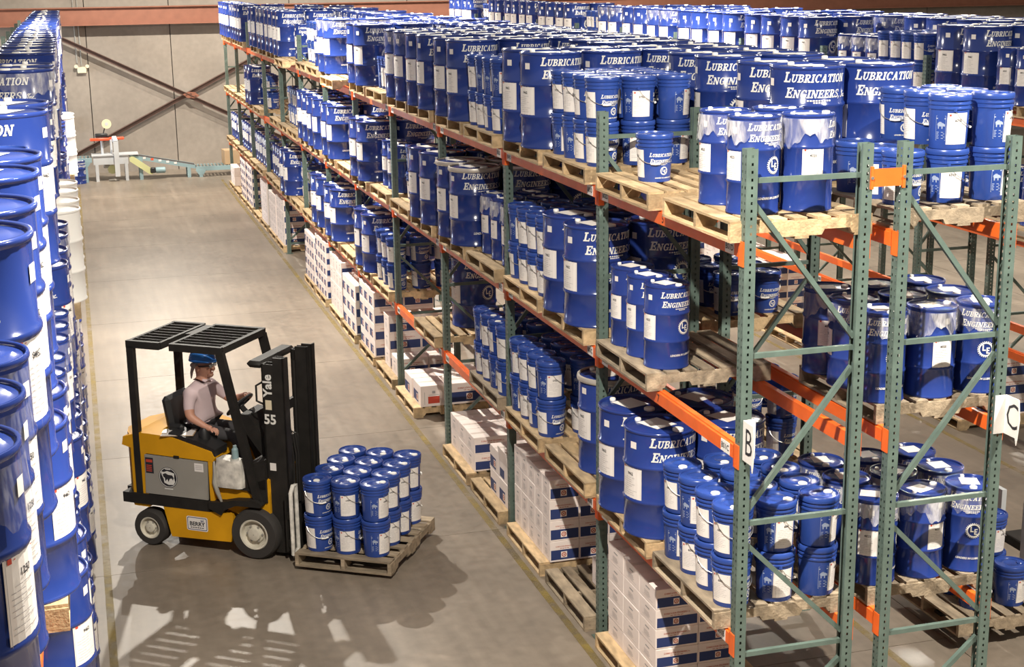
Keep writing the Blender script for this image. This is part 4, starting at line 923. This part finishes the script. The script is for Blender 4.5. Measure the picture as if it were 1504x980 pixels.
# battery-side emblem, dealer sticker, notices
em = MB(); ctr = (-.98,-.4640,.775)
onto_plane(em, arc(0,0,.112,.112,.112,0,360,24,hw=.112), ctr, (1,0,0), (0,0,1), 0)
c2 = (ctr[0], ctr[1]-.001, ctr[2])
onto_plane(em, arc(0,0,.106,.106,.006,0,360,24,hw=.006), c2, (1,0,0), (0,0,1), 1)
onto_plane(em, [[(-.075,.02),(-.085,.06),(-.05,.055),(-.01,.07),(.04,.06),(.075,.05),(.07,.0),(.08,-.04),(.06,-.075),(.0,-.08),(-.05,-.06),(-.055,-.02)], rect(-.03,.03,.085,.094), rect(-.05,.05,-.130,-.118)], c2, (1,0,0), (0,0,1), 1)
onto_plane(em, [[(-.065,.03),(-.03,.045),(.0,.03),(.05,.028),(.066,.0),(.055,-.03),(.045,-.008),(.02,-.012),(.0,-.05),(-.01,-.015),(-.035,-.045),(-.04,-.005),(-.055,.0)]], (ctr[0], ctr[1]-.002, ctr[2]), (1,0,0), (0,0,1), 0)
O('company_emblem', em.mesh('emblem', [M['ink'], M['print']], fix=False), bp)
nt_ = MB(); onto_plane(nt_, [rect(-1.245,-1.15,.80,.97)], (0,-.4635,0), (1,0,0), (0,0,1), 0); onto_plane(nt_, [rect(-1.235,-1.16,.92+.0,.95)]+[rect(-1.235,-1.17,.82+i*.02,.83+i*.02) for i in range(4)], (0,-.4642,0), (1,0,0), (0,0,1), 1)
O('warning_notice', nt_.mesh('notice', [M['ink'], M['redink']], fix=False), bp)
nt_ = MB(); onto_plane(nt_, [rect(-.66,-.555,.875,.965)], (0,-.4635,0), (1,0,0), (0,0,1), 0); onto_plane(nt_, [rect(-.65,-.57,.90+i*.018,.905+i*.018) for i in range(3)], (0,-.4642,0), (1,0,0), (0,0,1), 1)
O('paper_notice', nt_.mesh('notice', [M['paper'], M['greyink']], fix=False), bp)
bs = MB(); bc = (-.665,-.4715,.305)
onto_plane(bs, [[(-.125,-.065),(-.11,-.078),(.11,-.078),(.125,-.065),(.125,.065),(.11,.078),(-.11,.078),(-.125,.065)]], bc, (1,0,0), (0,0,1), 0)
onto_plane(bs, [[(-.115,-.058),(-.104,-.068),(.104,-.068),(.115,-.058),(.115,.058),(.104,.068),(-.104,.068),(-.115,.058)]], (bc[0],bc[1]-.0008,bc[2]), (1,0,0), (0,0,1), 1)
onto_plane(bs, [[(-.108,-.054),(-.098,-.061),(.098,-.061),(.108,-.054),(.108,.054),(.098,.061),(-.098,.061),(-.108,.054)]], (bc[0],bc[1]-.0016,bc[2]), (1,0,0), (0,0,1), 0)
onto_plane(bs, off(text_polys('BERRY', .062, .03), 0, -.004), (bc[0],bc[1]-.0024,bc[2]), (1,0,0), (0,0,1), 2)
onto_plane(bs, [rect(-.08+i*.027,-.06+i*.027,-.047,-.037) for i in range(6)], (bc[0],bc[1]-.0024,bc[2]), (1,0,0), (0,0,1), 2)
onto_plane(bs, [rect(.045,.052,.022,.05), rect(.068,.075,.022,.05), rect(.045,.075,.03,.037)], (bc[0],bc[1]-.0024,bc[2]), (1,0,0), (0,0,1), 1)
O('dealer_sticker', bs.mesh('dealer', [M['paper'], M['cartonblue'], M['ink']], fix=False), ft)
fp('cable', MB().tube([(-.44,-.44,1.0),(-.42,-.47,.88),(-.43,-.47,.78),(-.40,-.47,.68),(-.36,-.47,.58)], [.012,.02,.024,.024,.012], 8), 'grey')
# things lying on the truck
def on_truck(name, label, cat, x, y, z, rz=0): return tag(O(name, None, None, FO+Vector((x*math.cos(TH)-y*math.sin(TH), x*math.sin(TH)+y*math.cos(TH), z)), TH+rz), label, cat)
cl = on_truck('clipboard', 'clipboard with white paper lying on the yellow hood', 'clipboard', -.90, -.33, 1.226, .35)
O('board', MB().box(-.17,.17,-.12,.12,0,.006).mesh('cbb', M['kraft']), cl); O('paper', MB().box(-.165,.16,-.115,.115,.006,.009).mesh('cbp', M['paper']), cl); O('clip', MB().box(-.165,-.12,-.05,.05,.009,.022).mesh('cbc', M['chrome']), cl)
bg = on_truck('plastic_bag', 'scuffed white plastic bag stuffed on the forklift step', 'bag', -.27, -.40, .737)
bm_ = MB(); rnd = random.Random(3); pf = []
for k in range(9):
    t = k/8
    for i in range(20):
        a = 2*PI*i/20; cx, sy = math.cos(a), math.sin(a); sq_ = 1/max(abs(cx), abs(sy))**.75
        rr = (1+.03*math.sin(5*a+6*t)+.02*rnd.random())*(1 if t < .8 else 1-.5*(t-.8))
        bm_.v.append((.155*cx*sq_*rr, .075*sy*sq_*rr, .30*t+.012*math.sin(3*a+2)*t))
for k in range(8):
    for i in range(20): bm_.f.append((k*20+i, k*20+(i+1)%20, k*20+20+(i+1)%20, k*20+20+i)); bm_.m.append(0)
bm_.f += [tuple(range(19,-1,-1)), tuple(160+i for i in range(20))]; bm_.m += [0,0]
O('bag_body', bm_.mesh('bag', M['dirtywhite'], 30), bg)
O('spray_can', MB().lathe([(.035,.28),(.035,.40),(.02,.42),(.02,.44)], 14, c=(.06,.0)).mesh('can', M['conveyor'], 30), bg)
# ------------------------------------------------------------------ driver
def skinned(verts, edges, rads, root):
    me = bpy.data.meshes.new('figure'); me.from_pydata(verts, edges, []); o = bpy.data.objects.new('figure', me); COL.objects.link(o)
    md = o.modifiers.new('skin', 'SKIN'); md.use_smooth_shade = True
    for i, r in enumerate(rads): me.skin_vertices[0].data[i].radius = r if isinstance(r, tuple) else (r, r)
    me.skin_vertices[0].data[root].use_root = True
    sb = o.modifiers.new('sub', 'SUBSURF'); sb.levels = 2
    bpy.context.view_layer.update(); dg = bpy.context.evaluated_depsgraph_get(); ev = o.evaluated_get(dg).to_mesh()
    mb = MB(); mb.add([tuple(v.co) for v in ev.vertices], [tuple(p.vertices) for p in ev.polygons])
    o.evaluated_get(dg).to_mesh_clear(); bpy.data.objects.remove(o); return mb
J = {'pel': ((-.86,0,1.235),(.15,.115)), 'wai': ((-.85,0,1.36),(.185,.16)), 'che': ((-.85,0,1.52),(.19,.145)), 'upc': ((-.85,0,1.655),(.13,.10)), 'nk': ((-.82,0,1.735),.068), 'nk2': ((-.80,0,1.775),.066),
     'hd': ((-.785,0,1.86),.097), 'hd2': ((-.785,0,1.955),.104), 'hd3': ((-.79,0,2.01),.07),
     'sl': ((-.84,.19,1.655),.082), 'el1': ((-.76,.285,1.55),.060), 'el': ((-.66,.32,1.465),.05), 'wl': ((-.46,.22,1.555),.030), 'hl': ((-.40,.18,1.585),.034),
     'sr': ((-.84,-.19,1.655),.082), 'er1': ((-.82,-.275,1.55),.062), 'er': ((-.79,-.305,1.44),.052), 'wr': ((-.62,-.29,1.345),.032), 'hr': ((-.55,-.285,1.325),.036),
     'pl': ((-.80,.10,1.225),.095), 'kl': ((-.40,.15,1.215),.068), 'cl': ((-.30,.15,1.03),.058), 'al': ((-.24,.15,.80),.042), 'fl': ((-.10,.15,.765),.036),
     'pr': ((-.80,-.10,1.225),.095), 'kr': ((-.40,-.10,1.215),.068), 'cr': ((-.32,-.10,1.03),.058), 'ar': ((-.26,-.10,.80),.042), 'fr': ((-.12,-.10,.765),.036)}
ED = [('pel','wai'),('wai','che'),('che','upc'),('upc','nk'),('nk','nk2'),('nk2','hd'),('hd','hd2'),('hd2','hd3'),('upc','sl'),('sl','el1'),('el1','el'),('el','wl'),('wl','hl'),('upc','sr'),('sr','er1'),('er1','er'),('er','wr'),('wr','hr'),
      ('pel','pl'),('pl','kl'),('kl','cl'),('cl','al'),('al','fl'),('pel','pr'),('pr','kr'),('kr','cr'),('cr','ar'),('ar','fr')]
ks = list(J); fig = skinned([J[k][0] for k in ks], [(ks.index(a), ks.index(b_)) for a, b_ in ED], [J[k][1] for k in ks], 0)
def nearest(p):
    best = None
    for a, b_ in ED:
        A, B_ = Vector(J[a][0]), Vector(J[b_][0]); t = max(0, min(1, (p-A).dot(B_-A)/(B_-A).length_squared)); d = (A+(B_-A)*t-p).length
        ra = J[a][1] if not isinstance(J[a][1], tuple) else J[a][1][1]
        if best is None or d-ra < best[0]: best = (d-ra, a, b_, t)
    return best
for i, f in enumerate(fig.f):
    p = sum((Vector(fig.v[k]) for k in f), Vector())/len(f); _, a, b_, t = nearest(p); m_ = 1
    if b_ in ('nk2','hd','hd2','hd3') or p.z > 1.775: m_ = 0
    elif (a, b_) in (('el1','el'),('er1','er')): m_ = 0 if t > .25 else 1
    elif a in ('el','wl','er','wr'): m_ = 0
    elif b_ in ('pl','pr','kl','kr','cl','cr','al','ar') or p.z < 1.285: m_ = 2
    elif p.z < 1.31 and a in ('pel','wai'): m_ = 2
    if b_ in ('fl','fr') or (b_ in ('al','ar') and t > .9): m_ = 3
    fig.m[i] = m_
# fingers closed on the wheel / on the lever, nose, ears, eyes, mouth
def fingers(base, fwd, side, curl, m=0):
    base, fwd, side, curl = (Vector(v) for v in (base, fwd, side, curl))
    for k in range(4):
        o = base+side*(k-1.5)*.019; l_ = (.034,.040,.037,.028)[k]
        fig.tube([o-fwd*.02, o+fwd*l_*.8, o+fwd*l_*1.3+curl*l_*.6, o+fwd*l_*1.1+curl*l_*1.3], [.0095,.009,.0085,.007], 7, m)
    o = base-fwd*.025-side*.036; fig.tube([base-fwd*.03-side*.012, o+fwd*.012, o+fwd*.034+curl*.022], [.012,.010,.008], 7, m)
fingers((-.385,.172,1.592), (.75,-.35,.2), (.3,.85,.1), (.2,-.1,-.9)); fingers((-.535,-.285,1.325), (.93,.0,-.2), (.0,1,.0), (.1,0,-.9))
def ell(c, r, m, n=10):
    prof = [(math.sin(PI*i/8)*1.0+1e-4, -math.cos(PI*i/8)) for i in range(9)]; q = MB().lathe(prof, n); fig.join(q, Matrix.Translation(c) @ Matrix.Diagonal((*r, 1)), m)
HDZ = 1.905; FX = -.682
ell((FX+.012,-.004,HDZ-.012), (.026,.017,.030), 0); ell((FX-.004,-.036,HDZ+.016), (.010,.014,.009), 3); ell((FX-.004,.036,HDZ+.016), (.010,.014,.009), 3); ell((FX-.002,0,HDZ-.058), (.008,.030,.007), 4)
ell((FX-.03,0,HDZ-.085), (.036,.042,.030), 0)
for s in (-1, 1): ell((-.795,s*.103,HDZ), (.022,.012,.036), 0)
M['lip'] = mat('lips', (.40,.16,.12), .5)
dr = tag(O('person', None, None, FO+Vector((.02*math.cos(TH),.02*math.sin(TH),-.04)), TH), 'person in pale pink T-shirt and blue hard hat driving the forklift', 'person')
O('body', fig.mesh('body', [M['skin'], M['shirt'], M['trousers'], M['vinyl'], M['lip']], 60), dr)
hc = (-.795,0,1.985)
hp = [(.105*math.cos(t)*1.0, .095*math.sin(t)) for t in [PI/2*i/7 for i in range(8)]]
hh_ = O('hard_hat', MB().lathe([(r_+1e-4, z_) for r_, z_ in hp], 24).xf(Matrix.Translation(hc) @ Matrix.Diagonal((1.34,1.17,1.32,1))).mesh('hat', M['helmet'], 40), dr)
O('peak', MB().lathe([(.10,-.006),(.118,-.012),(.118,-.002),(.10,.006)], 24).xf(Matrix.Translation((-.77,0,1.986)) @ Matrix.Diagonal((1.44,1.18,1,1))).mesh('peak', M['helmet'], 40), hh_)
O('ridge', MB().bar((-.90,0,2.06),(-.70,0,2.07),.022,.08).mesh('ridge', M['helmet']), hh_)
O('hair', MB().lathe([(.085,-.05),(.092,.0),(.09,.03)], 20, caps=False).xf(Matrix.Translation((-.805,0,1.925)) @ Matrix.Diagonal((1.0,1.0,1,1))).add([(-.72,-.1,1.9)]*3, [(0,1,2)]).mesh('hair', M['hair'], 40) if False else MB().tube([(-.80,-.098,1.945),(-.87,-.075,1.93),(-.90,0,1.91),(-.87,.075,1.93),(-.80,.098,1.945)], .026, 8).tube([(-.895,-.02,1.90),(-.925,-.01,1.83),(-.94,0,1.76)], [.022,.016,.006], 8).mesh('hair', M['hair'], 60), dr)
gl = O('safety_glasses', MB().bbox(FX+.006,FX+.016,-.07,.07,HDZ,HDZ+.04,.004).mesh('lens', M['lens'], 30), dr)
for s in (-1, 1): O('temple_arm', MB().bar((FX+.01,s*.072,HDZ+.028),(-.80,s*.108,HDZ+.022),.006,.012).mesh('temple', M['vinyl']), gl)
O('belt', MB().lathe([(.168,-.018),(.171,0),(.168,.018)], 28).xf(Matrix.Translation((-.865,0,1.30)) @ Matrix.Diagonal((.98,1.16,1,1))).mesh('belt', M['vinyl']), dr)
# ------------------------------------------------------------------ the load on the forks
LT = TH+math.radians(3.2); lc = FO+Vector((1.005*math.cos(TH)-.07*math.sin(TH), 1.005*math.sin(TH)+.07*math.cos(TH), .0))
TREE['forkpallet'] = TREE['loadpallet']
put(TREE['forkpallet'], 'wooden_pallet', lc+Vector((0,0,.045)), LT+PI/2, 'worn grey pallet on the forks under the blue pails', 'pallet')
for i in range(3):
    for j in range(4):
        for t in range(2):
            u, v = (i-1)*.307-.02, (j-1.5)*.308+.02; c, s = math.cos(LT), math.sin(LT)
            rz = LT+math.radians(36)+random.uniform(-.15,.15)+(.0, 1.03, 1.75)[i] if j == 0 else random.uniform(-.3,.3)+(1.7 if i == 2 else .9)
            put(TREE['pailb'], 'pail', (lc.x+u*c-v*s, lc.y+u*s+v*c, .186+t*.3735), rz, '%s blue pail, %s across and %s back on the fork load' % (('lower','upper')[t], ORD[i], ORD[j]), 'pail', 'blue pails on the forklift pallet')
# ------------------------------------------------------------------ carton taping line at the back wall
CY = 36.15
def leg_frame(e, x, zt, y0, y1, m, nm_='leg', w_=.10):
    for y in (y0, y1): O(nm_, MB().box(x-w_/2,x+w_/2,y-.03,y+.03,0,zt).mesh('leg', M[m]), e)
def roller_conveyor(x0, x1, z, label, legs, m='conveyor'):
    e = tag(O('roller_conveyor', None, None, (x0,CY,0)), label, 'conveyor', 'conveyors along the back wall')
    for s in (-1, 1): O('side_rail', MB().box(0,x1-x0,s*.31-.02,s*.31+.02,z-.13,z).mesh('rail', M[m]), e)
    r_ = MB().lathe([(.028,-.29),(.028,.29)], 10).xf(RX90).mesh('roller', M['chrome'])
    n = int((x1-x0)/.10)
    for i in range(n): O('roller', r_, e, (.05+(x1-x0-.1)*i/max(1,n-1),0,z-.015))
    for x in legs:
        leg_frame(e, x-x0, z-.13, -.31, .31, m); O('leg_gusset', MB().prism([(x-x0-.16,z-.10),(x-x0+.16,z-.10),(x-x0+.07,z-.24),(x-x0-.07,z-.24)], -.345, -.325).mesh('gusset', M[m]), e)
    return e
roller_conveyor(-6.6,-3.80,.70,'grey roller conveyor feeding the taping machine from the left',(-6.0,-3.98))
roller_conveyor(-.86,4.2,.31,'low grey roller conveyor at the back wall right of the belt',(-.72,.45,2.0,3.6))
tm = tag(O('carton_taper', None, None, (-3.76,CY,0)), 'pale grey carton taping machine with red arms and tape roll', 'taping machine')
def tp(name, mb, m, parent=None, ang=40): return O(name, mb.mesh(name, M[m], ang), parent or tm)
bd = tp('machine_bed', MB().box(0,.98,-.30,.30,.49,.74), 'lightgrey'); tp('bed_lip', MB().box(-.04,1.28,-.33,.33,.74,.765), 'lightgrey')
for x in (.09, .92):
    for y in (-.27, .27): tp('leg', MB().box(x-.045,x+.045,y-.03,y+.03,0,.49), 'lightgrey')
tp('front_column', MB().box(.59,.73,-.40,-.32,.14,1.16), 'lightgrey'); tp('column_elbow', MB().bar((.66,-.36,1.14),(.62,-.2,1.26),.12,.10), 'lightgrey')
for x in (.28, .54): tp('guide_post', MB().tube([(x,.05,.76),(x,.05,1.18)], .035, 10), 'lightgrey')
tp('side_arm', MB().bbox(-.05,.50,-.12,-.02,1.16,1.24,.02), 'redarm'); tp('side_arm', MB().bbox(.48,.92,.02,.12,1.16,1.24,.02), 'redarm')
hdx = tp('tape_head', MB().bbox(.10,.46,-.08,.04,1.25,1.37,.03), 'vinyl'); O('tape_bracket', MB().bar((.34,-.02,1.36),(.42,-.02,1.62),.05,.03).mesh('tbk', M['vinyl']), hdx)
rl = tp('tape_roll', MB().lathe([(.05,-.03),(.135,-.03),(.135,.03),(.05,.03)], 28, caps=False).lathe([(.05,-.03),(.05,.03)], 28, caps=False).xf(Matrix.Translation((.45,-.06,1.64)) @ RX90), 'clear'); O('core', MB().lathe([(.05,-.035),(.05,.035)], 16).xf(Matrix.Translation((.45,-.06,1.64)) @ RX90).mesh('core', M['lightgrey']), rl)
tp('drive_wheel', MB().lathe([(.13,-.03),(.13,.03)], 24).xf(Matrix.Translation((.52,-.1,.32)) @ RX90), 'guard'); tp('motor', MB().bbox(.28,.46,-.12,.06,.36,.49,.02), 'grey')
bc_ = tag(O('belt_conveyor', None, None, (-2.78,CY,0)), 'inclined dark belt conveyor with pale yellow guard running down to the right', 'conveyor', 'conveyors along the back wall')
tp('belt', MB().bar((0,0,.735),(1.9,0,.335),.46,.03), 'belt', bc_)
for s in (-1, 1): tp('side_rail', MB().bar((.05,s*.26,.69),(1.9,s*.26,.30),.04,.10), 'conveyor', bc_)
for x, z in ((.35,.60),(1.72,.32)): leg_frame(bc_, x, z, -.26, .26, 'conveyor')
tp('belt_guard', MB().prism([(.03,.66),(.10,.70),(.17,.68),(.70,.28),(.71,.20),(.64,.15),(.56,.17),(.04,.56)], -.36, -.31), 'guard', bc_)
tp('drive_motor', MB().lathe([(.075,0),(.09,.03),(.09,.26),(.07,.28)], 16).xf(Matrix.Translation((.76,-.3,.26)) @ Matrix.Rotation(PI/2,4,'Y')), 'conveyor', bc_)
tp('gearbox', MB().bbox(.60,.76,-.38,-.22,.19,.34,.02), 'vinyl', bc_)
for i in range(5): tp('side_label', MB().box(.42+i*.22,.50+i*.22,-.285,-.281,.60-i*.046,.66-i*.046), 'paper' if i != 1 else 'redarm', bc_)
tag(O('brown_carton', MB().bbox(0,.55,-.25,.25,0,.42,.006).mesh('bcart', M['kraft'], 30), None, (-.02,CY,.322), .1), 'brown cardboard carton on the low conveyor at the back wall', 'carton')
put(TREE['keg'], 'small_drum', (-4.17,35.7,0), .6, 'small blue drum standing on the floor below the left conveyor', 'small drum')
tag(O('floor_bracket', MB().tube([(-3.35,35.9,.02),(-3.2,35.75,.05),(-3.1,35.9,.02)], .03, 8).mesh('fb', M['grey'])), 'small grey cable lying under the taping machine', 'cable')
# loose pallets leaning against the left rack end
for i in range(3):
    put(TREE['pallet%d' % i], 'wooden_pallet', (-4.66+.10*i,33.3-.8*i,.60), 0, ('first','second','third')[i]+' wooden pallet standing on edge by the left rack end', 'pallet', 'pallets on edge', True, None, None, (0,PI/2-.05,0))
# ------------------------------------------------------------------ pallet of pails held by a fork carriage in the right aisle
put(TREE['oldpallet1'], 'wooden_pallet', (3.36,2.16,.14), .0, 'weathered pallet of blue pails held up in the right aisle', 'pallet')
fc = tag(O('fork_carriage', None, None, (3.95,2.2,0)), 'grey fork carriage at the right edge lifting a pallet of pails', 'fork carriage')
O('backrest_plate', MB().box(0,.05,-.08,.12,.10,1.0).mesh('bkp', M['lightgrey']), fc); O('backrest_plate', MB().box(0,.05,.45,.65,.10,1.0).mesh('bkp', M['lightgrey']), fc)
for y in (-.2, .35): O('fork', MB().box(-1.05,.44,y-.05,y+.05,.165,.19).mesh('fk', M['black']), fc)
O('carriage_body', MB().box(.42,.5,.0,.6,.0,.6).mesh('cgb', M['black']), fc)
O('crossbar', MB().box(0.02,.44,.1,.45,.50,.58).mesh('cgc', M['black']), fc)
for n_, (x, y, t, r_) in enumerate(((3.17,1.86,0,1.0),(3.17,2.20,0,.6),(3.51,1.83,0,1.7),(3.50,2.15,0,.5),(3.47,2.12,1,1.6),(3.70,1.72+.02,0,1.7))):
    if n_ == 5: x = 3.83
    put(TREE['paila'], 'pail', (x,y,.281+t*.3735), r_, '%s blue pail on the raised pallet, right aisle, %s' % (('lower','upper')[t], ('nearest the upright','behind the nearest','middle front','under the stacked one','stacked on another','at the photo edge')[n_]), 'pail', 'blue pails in the right aisle')
